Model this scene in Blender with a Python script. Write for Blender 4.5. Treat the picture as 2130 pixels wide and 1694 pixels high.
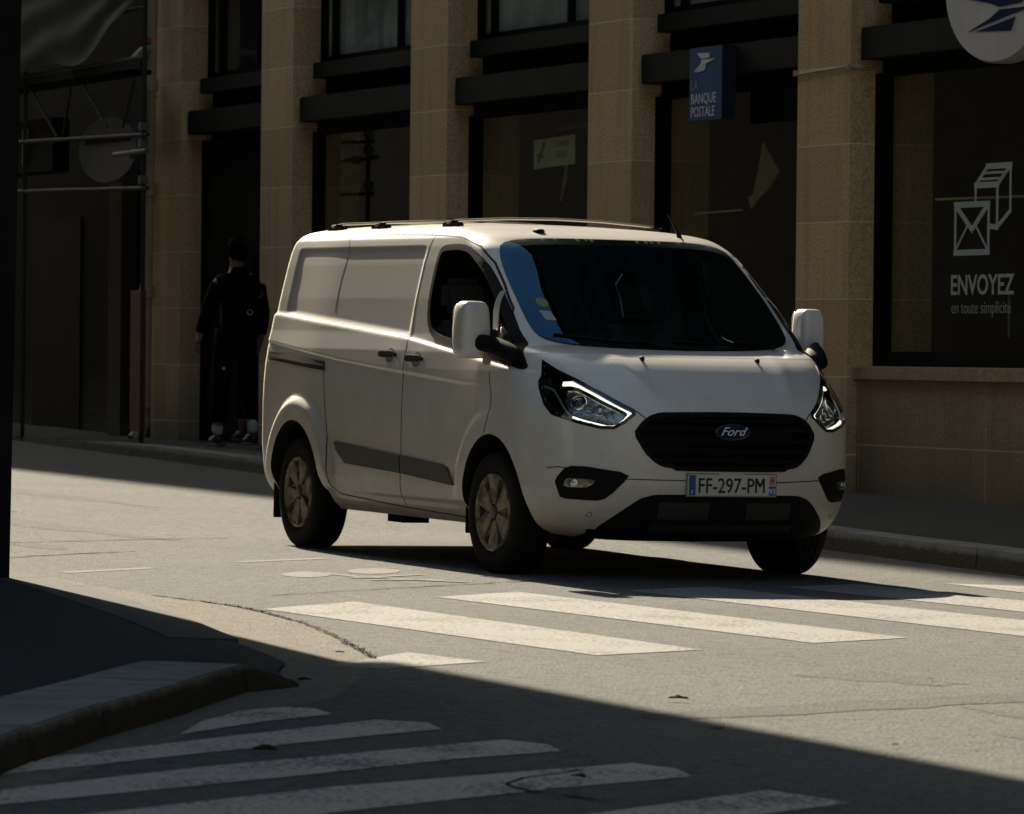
import bpy, bmesh, math, random
import numpy as np
from mathutils import Vector, Matrix
from mathutils.bvhtree import BVHTree
from mathutils.geometry import delaunay_2d_cdt

random.seed(7)
D2R = math.radians
scene = bpy.context.scene
for _o in list(bpy.data.objects): bpy.data.objects.remove(_o, do_unlink=True)
COL = scene.collection

# ------------------------------------------------------------------ camera
cam_d = bpy.data.cameras.new("camera"); cam = bpy.data.objects.new("camera", cam_d); COL.objects.link(cam)
cr = Vector((0.40237365, 0.91519168, 0.02279554)); cu = Vector((-0.02214725, -0.01516169, 0.99963975)); cf = Vector((-0.91520760, 0.40273355, -0.01416831))
cm = Matrix((cr, cu, -cf)).transposed().to_4x4(); cm.translation = Vector((24.0327706, -11.4190040, 1.2805102))
cam.matrix_world = cm
cam_d.sensor_width = 36; cam_d.lens = 10000/2130*36; cam_d.clip_start = 0.5; cam_d.clip_end = 2000
cam_d.dof.use_dof = True; cam_d.dof.focus_distance = 25.5; cam_d.dof.aperture_fstop = 10
scene.camera = cam

# ------------------------------------------------------------------ light
# cast shadows run along (1, -.085) and 1.6 m per metre of height
SUN = Vector((-1.60, 0.125, 1.0)).normalized()
SUN_EL = math.asin(SUN.z)
world = bpy.data.worlds.new("World"); scene.world = world; world.use_nodes = True
nt = world.node_tree; nt.nodes.clear()
sky = nt.nodes.new("ShaderNodeTexSky"); sky.sky_type = 'NISHITA'; sky.sun_disc = False
sky.sun_elevation = SUN_EL; sky.sun_rotation = math.atan2(SUN.x, SUN.y)
sky.air_density = 1.0; sky.dust_density = 1.4; sky.ozone_density = 1.0
bg = nt.nodes.new("ShaderNodeBackground"); bg.inputs[1].default_value = 0.082
wo = nt.nodes.new("ShaderNodeOutputWorld"); hz = nt.nodes.new("ShaderNodeMix"); hz.data_type = 'RGBA'; hz.blend_type = 'MULTIPLY'; hz.inputs[0].default_value = 1; hz.inputs[7].default_value = (1.0, .98, .82, 1)   # colour grade: takes some blue out of the sky light
nt.links.new(sky.outputs[0], hz.inputs[6]); nt.links.new(hz.outputs[2], bg.inputs[0]); nt.links.new(bg.outputs[0], wo.inputs[0])
sl = bpy.data.lights.new("sun", 'SUN'); sl.energy = 4.7; sl.angle = D2R(0.55); sl.color = (1.0, 0.875, 0.69)
so = bpy.data.objects.new("sun", sl); COL.objects.link(so)
so.rotation_mode = 'QUATERNION'; so.rotation_quaternion = SUN.to_track_quat('Z', 'Y'); so.location = (0, 0, 60)
scene.view_settings.view_transform = 'Standard'; scene.view_settings.look = 'None'
scene.view_settings.exposure = 1.45; scene.view_settings.gamma = 1.0
scene.cycles.use_denoising = True
scene.cycles.max_bounces = 8; scene.cycles.transparent_max_bounces = 12

# ------------------------------------------------------------------ helpers
def mat(name, col=(.5,.5,.5), rough=.6, metal=0, spec=.5, coat=0, emit=None, es=1.0, noise=None, bump=None, coat_rough=.05):
    m = bpy.data.materials.new(name); m.use_nodes = True; t = m.node_tree; b = t.nodes["Principled BSDF"]
    b.inputs["Base Color"].default_value = (*col, 1); b.inputs["Roughness"].default_value = rough
    b.inputs["Metallic"].default_value = metal; b.inputs["Specular IOR Level"].default_value = spec
    b.inputs["Coat Weight"].default_value = coat; b.inputs["Coat Roughness"].default_value = coat_rough
    if emit: b.inputs["Emission Color"].default_value = (*emit, 1); b.inputs["Emission Strength"].default_value = es
    if noise or bump:
        tc = t.nodes.new("ShaderNodeTexCoord")
    if noise:       # list of (scale, colour2, amount, lo, hi)
        cur = None
        for (sc, c2, lo, hi, amt) in noise:
            n = t.nodes.new("ShaderNodeTexNoise"); n.inputs["Scale"].default_value = sc; n.inputs["Detail"].default_value = 6; n.inputs["Roughness"].default_value = .6
            t.links.new(tc.outputs["Object"], n.inputs["Vector"])
            mr = t.nodes.new("ShaderNodeMapRange"); mr.inputs[1].default_value = lo; mr.inputs[2].default_value = hi; mr.inputs[4].default_value = amt
            t.links.new(n.outputs[0], mr.inputs[0])
            mx = t.nodes.new("ShaderNodeMix"); mx.data_type = 'RGBA'
            t.links.new(mr.outputs[0], mx.inputs[0])
            if cur is None: mx.inputs[6].default_value = (*col, 1)
            else: t.links.new(cur, mx.inputs[6])
            mx.inputs[7].default_value = (*c2, 1); cur = mx.outputs[2]
        t.links.new(cur, b.inputs["Base Color"])
    if bump:
        sc, st, di = bump
        n = t.nodes.new("ShaderNodeTexNoise"); n.inputs["Scale"].default_value = sc; n.inputs["Detail"].default_value = 5
        t.links.new(tc.outputs["Object"], n.inputs["Vector"])
        bp = t.nodes.new("ShaderNodeBump"); bp.inputs["Strength"].default_value = st; bp.inputs["Distance"].default_value = di
        t.links.new(n.outputs[0], bp.inputs["Height"]); t.links.new(bp.outputs[0], b.inputs["Normal"])
    return m

def put(ob, label=None, cat=None, group=None, kind=None):
    if label: ob["label"] = label
    if cat: ob["category"] = cat
    if group: ob["group"] = group
    if kind: ob["kind"] = kind
    return ob

def empty(name, loc=(0,0,0), mw=None, **k):
    o = bpy.data.objects.new(name, None); COL.objects.link(o); o.empty_display_size = .2
    if mw is not None: o.matrix_world = mw
    else: o.location = loc
    return put(o, **k)

def mesh_obj(name, vs, fs, m, parent=None, smooth=False, normals=None, mw=None):
    me = bpy.data.meshes.new(name); me.from_pydata([tuple(v) for v in vs], [], [tuple(f) for f in fs]); me.update()
    if smooth:
        me.polygons.foreach_set("use_smooth", [True]*len(me.polygons))
        if normals is not None: me.normals_split_custom_set_from_vertices(normals)
    ob = bpy.data.objects.new(name, me); COL.objects.link(ob)
    if m: me.materials.append(m)
    if parent: ob.parent = parent
    if mw is not None: ob.matrix_world = mw
    return ob

def bm_obj(name, bm, m, parent=None, smooth=False, bevel=0, seg=2, mw=None, auto=None):
    if bevel:
        bmesh.ops.bevel(bm, geom=list(bm.edges), offset=bevel, segments=seg, affect='EDGES', clamp_overlap=True)
    bmesh.ops.recalc_face_normals(bm, faces=bm.faces)
    me = bpy.data.meshes.new(name); bm.to_mesh(me); bm.free()
    ob = bpy.data.objects.new(name, me); COL.objects.link(ob)
    if m: me.materials.append(m)
    if smooth:
        me.polygons.foreach_set("use_smooth", [True]*len(me.polygons))
        if auto: 
            try: me.set_sharp_from_angle(angle=D2R(auto))
            except Exception: pass
    if parent: ob.parent = parent
    if mw is not None: ob.matrix_world = mw
    return ob

def add_box(bm, x0, x1, y0, y1, z0, z1):
    v = [bm.verts.new(p) for p in ((x0,y0,z0),(x1,y0,z0),(x1,y1,z0),(x0,y1,z0),(x0,y0,z1),(x1,y0,z1),(x1,y1,z1),(x0,y1,z1))]
    return [bm.faces.new([v[i] for i in f]) for f in ((0,3,2,1),(4,5,6,7),(0,1,5,4),(1,2,6,5),(2,3,7,6),(3,0,4,7))]
def box(name, x0, x1, y0, y1, z0, z1, m, parent=None, bevel=0, mw=None, seg=2):
    bm = bmesh.new(); add_box(bm, x0, x1, y0, y1, z0, z1)
    return bm_obj(name, bm, m, parent, bevel=bevel, seg=seg, mw=mw, smooth=bool(bevel), auto=40)

def add_tube(bm, pts, r, n=8, cap=True):
    pts = [Vector(p) for p in pts]; rings = []
    rs = r if isinstance(r, (list, tuple)) else [r]*len(pts)
    for i, p in enumerate(pts):
        d = (pts[min(i+1, len(pts)-1)] - pts[max(i-1, 0)]).normalized()
        a = d.cross(Vector((0,0,1)));  a = a.normalized() if a.length > 1e-4 else Vector((1,0,0)); b = d.cross(a)
        rings.append([bm.verts.new(p + (a*math.cos(2*math.pi*k/n) + b*math.sin(2*math.pi*k/n))*rs[i]) for k in range(n)])
    for i in range(len(rings)-1):
        for k in range(n): bm.faces.new((rings[i][k], rings[i][(k+1)%n], rings[i+1][(k+1)%n], rings[i+1][k]))
    if cap: bm.faces.new(rings[0][::-1]); bm.faces.new(rings[-1])
def tube(name, pts, r, m, parent=None, n=8, mw=None):
    bm = bmesh.new(); add_tube(bm, pts, r, n); return bm_obj(name, bm, m, parent, smooth=True, auto=50, mw=mw)

def lathe(bm, prof, c, n=48, axis='y', sgn=1, close=False):
    rings = []
    for k in range(n):
        a = 2*math.pi*k/n
        ring = []
        for (r, h) in prof:
            if axis == 'y': ring.append(bm.verts.new((c[0]+r*math.cos(a), c[1]+sgn*h, c[2]+r*math.sin(a))))
            else: ring.append(bm.verts.new((c[0]+r*math.cos(a), c[1]+r*math.sin(a), c[2]+h)))
        rings.append(ring)
    for k in range(n):
        A, B = rings[k], rings[(k+1)%n]
        for i in range(len(prof)-1):
            try: bm.faces.new((A[i], A[i+1], B[i+1], B[i]))
            except ValueError: pass
        if close: bm.faces.new((A[-1], A[0], B[0], B[-1]))

def inpoly(x, y, P):
    c = False; j = len(P)-1
    for i in range(len(P)):
        if (P[i][1] > y) != (P[j][1] > y) and x < (P[j][0]-P[i][0])*(y-P[i][1])/(P[j][1]-P[i][1])+P[i][0]: c = not c
        j = i
    return c
def chaikin(P, n=1, q=.25, closed=True):
    for _ in range(n):
        o = []
        N = len(P)
        for i in range(N if closed else N-1):
            a, b = P[i], P[(i+1)%N]
            o += [(a[0]*(1-q)+b[0]*q, a[1]*(1-q)+b[1]*q), (a[0]*q+b[0]*(1-q), a[1]*q+b[1]*(1-q))]
        if not closed: o = [P[0]]+o[1:-1]+[P[-1]]
        P = o
    return P
def area(P): return sum(P[i-1][0]*P[i][1]-P[i][0]*P[i-1][1] for i in range(len(P)))/2
def inset(P, d):
    if area(P) < 0: P = P[::-1]
    o = []; N = len(P)
    for i in range(N):
        a, b, c = Vector(P[i-1]), Vector(P[i]), Vector(P[(i+1)%N])
        u, v = (b-a).normalized(), (c-b).normalized()
        n1, n2 = Vector((-u.y, u.x)), Vector((-v.y, v.x)); n = n1+n2
        if n.length < 1e-6: n = n1
        n.normalize(); k = max(.5, n.dot(n1)); o.append(tuple(b+n*(d/k)))
    return o
def resample(P, step, closed=True):
    o = []; N = len(P)
    for i in range(N if closed else N-1):
        a, b = P[i], P[(i+1)%N]; L = math.hypot(b[0]-a[0], b[1]-a[1]); k = max(1, round(L/step))
        for j in range(k): o.append((a[0]+(b[0]-a[0])*j/k, a[1]+(b[1]-a[1])*j/k))
    if not closed: o.append(tuple(P[-1]))
    return o
def prism(name, P, y0, y1, m, parent=None, mw=None, bevel=0):
    """polygon given in (x, z), thickness from y0 to y1"""
    bm = bmesh.new()
    a = [bm.verts.new((x, y0, z)) for x, z in P]; b = [bm.verts.new((x, y1, z)) for x, z in P]
    bm.faces.new(a); bm.faces.new(b[::-1])
    for i in range(len(P)): bm.faces.new((a[i-1], a[i], b[i], b[i-1]))
    return bm_obj(name, bm, m, parent, mw=mw, bevel=bevel, smooth=bool(bevel), auto=40)
def flat(name, P, z, m, parent=None, h=None):
    """ground polygon, triangulated"""
    r = delaunay_2d_cdt([Vector(p) for p in P], [(i, (i+1)%len(P)) for i in range(len(P))], [], 1, 1e-5)
    zf = z if callable(z) else (lambda x, y: z)
    fs = []
    for t in r[2]:
        a, b, c = [r[0][i] for i in t]
        fs.append(t if (b-a).cross(c-a) > 0 else t[::-1])
    return mesh_obj(name, [(v.x, v.y, zf(v.x, v.y)) for v in r[0]], fs, m, parent)
_tc = {}
def text_mesh(name, s, size, m, parent, M, ext=.002, shear=0, sx=1.0, offset=0.0, align='CENTER'):
    cu_ = bpy.data.curves.new(name, 'FONT'); cu_.body = s; cu_.size = size; cu_.extrude = ext; cu_.align_x = align
    cu_.shear = shear; cu_.offset = offset; cu_.resolution_u = 3
    o = bpy.data.objects.new(name, cu_); COL.objects.link(o)
    dg = bpy.context.evaluated_depsgraph_get(); me = bpy.data.meshes.new_from_object(o.evaluated_get(dg))
    bpy.data.objects.remove(o, do_unlink=True); bpy.data.curves.remove(cu_)
    me.name = name
    me.transform(M @ Matrix.Diagonal((sx, 1, 1, 1))); me.materials.clear(); me.materials.append(m)
    ob = bpy.data.objects.new(name, me); COL.objects.link(ob); ob.parent = parent
    return ob
def skin(name, V, E, R, m, parent=None, sub=2):
    me = bpy.data.meshes.new(name); me.from_pydata(V, E, []); o = bpy.data.objects.new(name, me); COL.objects.link(o)
    md = o.modifiers.new("s", 'SKIN'); md.use_smooth_shade = True
    for i, v in enumerate(me.skin_vertices[0].data):
        rr = R[i]; v.radius = rr if isinstance(rr, tuple) else (rr, rr); v.use_root = (i == 0)
    s2 = o.modifiers.new("d", 'SUBSURF'); s2.levels = sub; s2.render_levels = sub
    dg = bpy.context.evaluated_depsgraph_get(); m2 = bpy.data.meshes.new_from_object(o.evaluated_get(dg))
    bpy.data.objects.remove(o, do_unlink=True); m2.name = name; m2.materials.clear(); m2.materials.append(m)
    m2.polygons.foreach_set("use_smooth", [True]*len(m2.polygons))
    ob = bpy.data.objects.new(name, m2); COL.objects.link(ob); ob.parent = parent
    return ob
# ================================================================== MATERIALS
def asphalt_mat(name, base, patch, dark, spec=.5):
    m = bpy.data.materials.new(name); m.use_nodes = True; t = m.node_tree; b = t.nodes["Principled BSDF"]
    tc = t.nodes.new("ShaderNodeTexCoord")
    def N(sc, det=4, ro=.6):
        n = t.nodes.new("ShaderNodeTexNoise"); n.inputs["Scale"].default_value = sc; n.inputs["Detail"].default_value = det; n.inputs["Roughness"].default_value = ro
        t.links.new(tc.outputs["Object"], n.inputs["Vector"]); return n
    def mixc(fac, c1, c2):
        x = t.nodes.new("ShaderNodeMix"); x.data_type = 'RGBA'
        t.links.new(fac, x.inputs[0])
        for i, c in ((6, c1), (7, c2)):
            if isinstance(c, tuple): x.inputs[i].default_value = (*c, 1)
            else: t.links.new(c, x.inputs[i])
        return x.outputs[2]
    def mr(src, lo, hi, a=0, c=1):
        x = t.nodes.new("ShaderNodeMapRange"); x.inputs[1].default_value = lo; x.inputs[2].default_value = hi; x.inputs[3].default_value = a; x.inputs[4].default_value = c
        t.links.new(src, x.inputs[0]); return x.outputs[0]
    big = N(.5, 5); mid = N(11, 5, .8); fine = N(72, 4, .8); vor = t.nodes.new("ShaderNodeTexVoronoi"); vor.inputs["Scale"].default_value = 56
    t.links.new(tc.outputs["Object"], vor.inputs["Vector"])
    c = mixc(mr(big.outputs[0], .35, .68), base, patch)
    c = mixc(mr(mid.outputs[0], .48, .68, 0, .7), c, dark)
    c = mixc(mr(fine.outputs[0], .50, .64, 0, .8), c, dark)
    c = mixc(mr(vor.outputs["Distance"], .30, .05, 0, .8), c, tuple(min(1, k*2.1) for k in base))
    t.links.new(c, b.inputs["Base Color"])
    b.inputs["Roughness"].default_value = .9; b.inputs["Specular IOR Level"].default_value = .22
    bp = t.nodes.new("ShaderNodeBump"); bp.inputs["Strength"].default_value = 1.0; bp.inputs["Distance"].default_value = .011
    ad = t.nodes.new("ShaderNodeMath"); ad.operation = 'ADD'; t.links.new(fine.outputs[0], ad.inputs[0]); t.links.new(vor.outputs["Distance"], ad.inputs[1])
    t.links.new(ad.outputs[0], bp.inputs["Height"]); t.links.new(bp.outputs[0], b.inputs["Normal"])
    return m
M_road = asphalt_mat("road_asphalt", (.106,.112,.108), (.136,.137,.128), (.022,.027,.028))
M_patch = asphalt_mat("gutter_asphalt", (.150,.142,.122), (.180,.168,.142), (.05,.05,.045))
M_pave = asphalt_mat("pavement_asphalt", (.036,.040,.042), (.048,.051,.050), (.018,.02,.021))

def paint_mat(name, col, under, thr=.62):
    m = bpy.data.materials.new(name); m.use_nodes = True; t = m.node_tree; b = t.nodes["Principled BSDF"]
    tc = t.nodes.new("ShaderNodeTexCoord")
    n = t.nodes.new("ShaderNodeTexNoise"); n.inputs["Scale"].default_value = 38; n.inputs["Detail"].default_value = 6; n.inputs["Roughness"].default_value = .75
    n2 = t.nodes.new("ShaderNodeTexNoise"); n2.inputs["Scale"].default_value = 2.2; n2.inputs["Detail"].default_value = 5
    for k in (n, n2): t.links.new(tc.outputs["Object"], k.inputs["Vector"])
    ad = t.nodes.new("ShaderNodeMath"); ad.operation = 'MULTIPLY_ADD'; ad.inputs[1].default_value = .45; t.links.new(n2.outputs[0], ad.inputs[0]); t.links.new(n.outputs[0], ad.inputs[2])
    mr = t.nodes.new("ShaderNodeMapRange"); mr.inputs[1].default_value = thr+.18; mr.inputs[2].default_value = thr+.28
    t.links.new(ad.outputs[0], mr.inputs[0])
    mx = t.nodes.new("ShaderNodeMix"); mx.data_type = 'RGBA'; mx.inputs[6].default_value = (*col, 1); mx.inputs[7].default_value = (*under, 1)
    t.links.new(mr.outputs[0], mx.inputs[0]); 
    m2 = t.nodes.new("ShaderNodeMix"); m2.data_type = 'RGBA'; m2.blend_type = 'MULTIPLY'; m2.inputs[0].default_value = .5
    mr2 = t.nodes.new("ShaderNodeMapRange"); mr2.inputs[1].default_value = .3; mr2.inputs[2].default_value = .7; mr2.inputs[3].default_value = .72; mr2.inputs[4].default_value = 1.05
    t.links.new(n2.outputs[0], mr2.inputs[0]); t.links.new(mx.outputs[2], m2.inputs[6]); t.links.new(mr2.outputs[0], m2.inputs[7])
    t.links.new(m2.outputs[2], b.inputs["Base Color"]); b.inputs["Roughness"].default_value = .85; b.inputs["Specular IOR Level"].default_value = .2
    bp = t.nodes.new("ShaderNodeBump"); bp.inputs["Strength"].default_value = .8; bp.inputs["Distance"].default_value = .010
    t.links.new(n.outputs[0], bp.inputs["Height"]); t.links.new(bp.outputs[0], b.inputs["Normal"])
    return m
M_line_sun = paint_mat("road_paint_sun", (.27,.27,.255), (.13,.13,.12), .53)  # crossing paint toned down for the stripes lying in sun
M_ghost = paint_mat("ghost_road_paint", (.165,.165,.155), (.12,.12,.112), .50)
M_line_shade = paint_mat("worn_road_paint_shade", (.47,.415,.37), (.11,.11,.105), .55)  # paler crossing paint: brightness of the shaded stripes put into the colour

def stone_mat(name, col, col2, joint, z0=.9, dz=.615, vert=None, sp_=.35):
    """sawn limestone; thin pale mortar lines every dz in local z"""
    m = bpy.data.materials.new(name); m.use_nodes = True; t = m.node_tree; b = t.nodes["Principled BSDF"]
    tc = t.nodes.new("ShaderNodeTexCoord"); sp = t.nodes.new("ShaderNodeSeparateXYZ"); t.links.new(tc.outputs["Object"], sp.inputs[0])
    def M(op, a, bb=None, c=None):
        x = t.nodes.new("ShaderNodeMath"); x.operation = op
        for i, v in enumerate((a, bb, c)):
            if v is None: continue
            if isinstance(v, (int, float)): x.inputs[i].default_value = v
            else: t.links.new(v, x.inputs[i])
        return x.outputs[0]
    fr = M('FRACT', M('DIVIDE', M('ADD', sp.outputs[2], -z0+100*dz), dz))
    dist = M('MULTIPLY', M('MINIMUM', fr, M('SUBTRACT', 1.0, fr)), dz)
    line = M('LESS_THAN', dist, .0045)
    if vert:
        fv = M('FRACT', M('DIVIDE', M('ADD', sp.outputs[0], -vert[0]+100*vert[1]), vert[1]))
        dv = M('MULTIPLY', M('MINIMUM', fv, M('SUBTRACT', 1.0, fv)), vert[1])
        line = M('MAXIMUM', line, M('LESS_THAN', dv, .0045))
    course = M('FLOOR', M('DIVIDE', M('ADD', sp.outputs[2], -z0+100*dz), dz))
    wn = t.nodes.new("ShaderNodeTexWhiteNoise"); cb = t.nodes.new("ShaderNodeCombineXYZ")
    t.links.new(course, cb.inputs[0]); t.links.new(M('FLOOR', M('DIVIDE', sp.outputs[0], 2.0)), cb.inputs[1]); t.links.new(cb.outputs[0], wn.inputs[0])
    n = t.nodes.new("ShaderNodeTexNoise"); n.inputs["Scale"].default_value = 1.6; n.inputs["Detail"].default_value = 7; n.inputs["Roughness"].default_value = .65
    f = t.nodes.new("ShaderNodeTexNoise"); f.inputs["Scale"].default_value = 45; f.inputs["Detail"].default_value = 5; f.inputs["Roughness"].default_value = .7
    for k in (n, f): t.links.new(tc.outputs["Object"], k.inputs["Vector"])
    fac = M('MULTIPLY_ADD', wn.outputs[0], .75, M('MULTIPLY', n.outputs[0], .75))
    mx = t.nodes.new("ShaderNodeMix"); mx.data_type = 'RGBA'; mx.inputs[6].default_value = (*col, 1); mx.inputs[7].default_value = (*col2, 1)
    t.links.new(fac, mx.inputs[0])
    m2 = t.nodes.new("ShaderNodeMix"); m2.data_type = 'RGBA'; m2.blend_type = 'MULTIPLY'; m2.inputs[0].default_value = 1
    gr = t.nodes.new("ShaderNodeMapRange"); gr.inputs[1].default_value = .38; gr.inputs[2].default_value = .62; gr.inputs[3].default_value = .66; gr.inputs[4].default_value = 1.15
    t.links.new(f.outputs[0], gr.inputs[0]); t.links.new(mx.outputs[2], m2.inputs[6]); t.links.new(gr.outputs[0], m2.inputs[7])
    st = t.nodes.new("ShaderNodeTexNoise"); st.inputs["Scale"].default_value = 1.0; st.inputs["Detail"].default_value = 5
    mp_ = t.nodes.new("ShaderNodeMapping"); mp_.inputs["Scale"].default_value = (9, 9, .7); t.links.new(tc.outputs["Object"], mp_.inputs[0]); t.links.new(mp_.outputs[0], st.inputs["Vector"])
    sr = t.nodes.new("ShaderNodeMapRange"); sr.inputs[1].default_value = .50; sr.inputs[2].default_value = .72; sr.inputs[4].default_value = .42; t.links.new(st.outputs[0], sr.inputs[0])
    ms = t.nodes.new("ShaderNodeMix"); ms.data_type = 'RGBA'; ms.inputs[7].default_value = (col2[0]*.55, col2[1]*.5, col2[2]*.42, 1)
    t.links.new(sr.outputs[0], ms.inputs[0]); t.links.new(m2.outputs[2], ms.inputs[6])
    # rain splash and grime band near the pavement: real dirt with a ragged edge
    gz = t.nodes.new("ShaderNodeMapRange"); gz.inputs[1].default_value = .95; gz.inputs[2].default_value = .0; gz.inputs[3].default_value = 0; gz.inputs[4].default_value = .72
    t.links.new(M('MULTIPLY_ADD', n.outputs[0], .9, M('ADD', sp.outputs[2], -.38)), gz.inputs[0])
    m3 = t.nodes.new("ShaderNodeMix"); m3.data_type = 'RGBA'; m3.inputs[7].default_value = (.10,.095,.07,1)
    t.links.new(gz.outputs[0], m3.inputs[0]); t.links.new(ms.outputs[2], m3.inputs[6])
    m4 = t.nodes.new("ShaderNodeMix"); m4.data_type = 'RGBA'; m4.inputs[7].default_value = (*joint, 1)
    t.links.new(line, m4.inputs[0]); t.links.new(m3.outputs[2], m4.inputs[6]); t.links.new(m4.outputs[2], b.inputs["Base Color"])
    b.inputs["Roughness"].default_value = .88; b.inputs["Specular IOR Level"].default_value = sp_
    bp = t.nodes.new("ShaderNodeBump"); bp.inputs["Strength"].default_value = .7; bp.inputs["Distance"].default_value = .006
    t.links.new(f.outputs[0], bp.inputs["Height"]); t.links.new(bp.outputs[0], b.inputs["Normal"])
    return m
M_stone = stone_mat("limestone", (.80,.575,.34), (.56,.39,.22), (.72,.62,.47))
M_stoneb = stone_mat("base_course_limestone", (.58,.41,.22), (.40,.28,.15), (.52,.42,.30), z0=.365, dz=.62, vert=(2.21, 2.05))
M_stoned = stone_mat("darkened_limestone", (.016,.014,.009), (.009,.008,.005), (.006,.005,.004), sp_=.06)  # darkness of the left edge put into the stone colour
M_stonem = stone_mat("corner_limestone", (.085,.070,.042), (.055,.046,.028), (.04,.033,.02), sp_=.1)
M_kerb = mat("kerb_granite", (.20,.20,.19), .9, spec=.2, noise=[(3, (.10,.104,.105), .4, .7, .7), (90, (.25,.25,.245), .55, .7, .6)], bump=(45, .9, .012))
def _grime(m, z1, col):      # splash dirt low on the kerb face
    t = m.node_tree; b = t.nodes["Principled BSDF"]; src = b.inputs["Base Color"].links[0].from_socket
    tc = t.nodes.new("ShaderNodeTexCoord"); sp = t.nodes.new("ShaderNodeSeparateXYZ"); t.links.new(tc.outputs["Object"], sp.inputs[0])
    n = t.nodes.new("ShaderNodeTexNoise"); n.inputs["Scale"].default_value = 9; n.inputs["Detail"].default_value = 6; t.links.new(tc.outputs["Object"], n.inputs["Vector"])
    a = t.nodes.new("ShaderNodeMath"); a.operation = 'MULTIPLY_ADD'; a.inputs[1].default_value = .05; t.links.new(n.outputs[0], a.inputs[0]); t.links.new(sp.outputs[2], a.inputs[2])
    r = t.nodes.new("ShaderNodeMapRange"); r.inputs[1].default_value = z1+.025; r.inputs[2].default_value = z1-.01; t.links.new(a.outputs[0], r.inputs[0])
    x = t.nodes.new("ShaderNodeMix"); x.data_type = 'RGBA'; x.inputs[7].default_value = (*col, 1); t.links.new(r.outputs[0], x.inputs[0]); t.links.new(src, x.inputs[6]); t.links.new(x.outputs[2], b.inputs["Base Color"])
_grime(M_kerb, .108, (.040,.034,.022))
M_kerbd = mat('dropped_granite', (.058,.060,.060), .9, spec=.15, noise=[(3, (.05,.052,.053), .4, .7, .7)], bump=(60, .5, .003))
M_darkmetal = mat("dark_bronze_metal", (.011,.0115,.0085), .8, spec=.12, noise=[(2.5, (.016,.016,.011), .4, .65, .8)])
M_black = mat("black_frame_metal", (.005,.005,.004), .8, spec=.08)
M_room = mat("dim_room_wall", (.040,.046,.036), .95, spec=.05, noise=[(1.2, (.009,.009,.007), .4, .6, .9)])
M_curtain = mat("grey_voile_curtain", (.60,.62,.60), .9, noise=[(2.0, (.30,.32,.31), .4, .6, .8)])
M_white = mat("white_plastic", (.78,.77,.74), .45)

def glass_mat(name, tint=(.6,.62,.6), rough=.01, ior=1.5, dirt=0.0, wav=0, gc=(1,1,1)):
    m = bpy.data.materials.new(name); m.use_nodes = True; t = m.node_tree; t.nodes.clear()
    o = t.nodes.new("ShaderNodeOutputMaterial"); tr = t.nodes.new("ShaderNodeBsdfTransparent"); tr.inputs[0].default_value = (*tint, 1)
    gl = t.nodes.new("ShaderNodeBsdfGlossy"); gl.inputs["Roughness"].default_value = rough; gl.inputs["Color"].default_value = (*gc,1)
    fr = t.nodes.new("ShaderNodeFresnel"); fr.inputs[0].default_value = ior
    if wav:
        tc = t.nodes.new("ShaderNodeTexCoord"); n = t.nodes.new("ShaderNodeTexNoise"); n.inputs["Scale"].default_value = wav; t.links.new(tc.outputs["Object"], n.inputs["Vector"])
        bp = t.nodes.new("ShaderNodeBump"); bp.inputs["Strength"].default_value = .12; bp.inputs["Distance"].default_value = .01
        t.links.new(n.outputs[0], bp.inputs["Height"]); t.links.new(bp.outputs[0], gl.inputs["Normal"])
    gm = t.nodes.new("ShaderNodeNewGeometry"); iv = t.nodes.new("ShaderNodeMath"); iv.operation = 'SUBTRACT'; iv.inputs[0].default_value = 1; t.links.new(gm.outputs["Backfacing"], iv.inputs[1])
    ml = t.nodes.new("ShaderNodeMath"); ml.operation = 'MULTIPLY'; t.links.new(fr.outputs[0], ml.inputs[0]); t.links.new(iv.outputs[0], ml.inputs[1])   # sheet has two faces: only the outer one mirrors
    mx = t.nodes.new("ShaderNodeMixShader"); t.links.new(ml.outputs[0], mx.inputs[0]); t.links.new(tr.outputs[0], mx.inputs[1]); t.links.new(gl.outputs[0], mx.inputs[2])
    last = mx.outputs[0]
    if dirt:
        df = t.nodes.new("ShaderNodeBsdfDiffuse"); df.inputs[0].default_value = (.30,.29,.24,1)
        m2 = t.nodes.new("ShaderNodeMixShader"); m2.inputs[0].default_value = dirt
        t.links.new(last, m2.inputs[1]); t.links.new(df.outputs[0], m2.inputs[2]); last = m2.outputs[0]
    t.links.new(last, o.inputs[0]); return m
M_shopglass = glass_mat("shop_glass", (.80,.82,.76), dirt=.012, wav=.6)
M_upglass = glass_mat("upper_glass", (.88,.92,.90), dirt=.03, wav=.8)
M_carglass = glass_mat("car_glass", (.62,.70,.66), ior=1.8, gc=(.22,.58,.95))
M_sideglass = glass_mat("side_glass", (.35,.38,.36), ior=1.5)

# ================================================================== GROUND
road = mesh_obj("road", [(-260,-260,0),(160,-260,0),(160,160,0),(-260,160,0)], [(0,1,2,3)], M_road); put(road, kind="structure")
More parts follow.
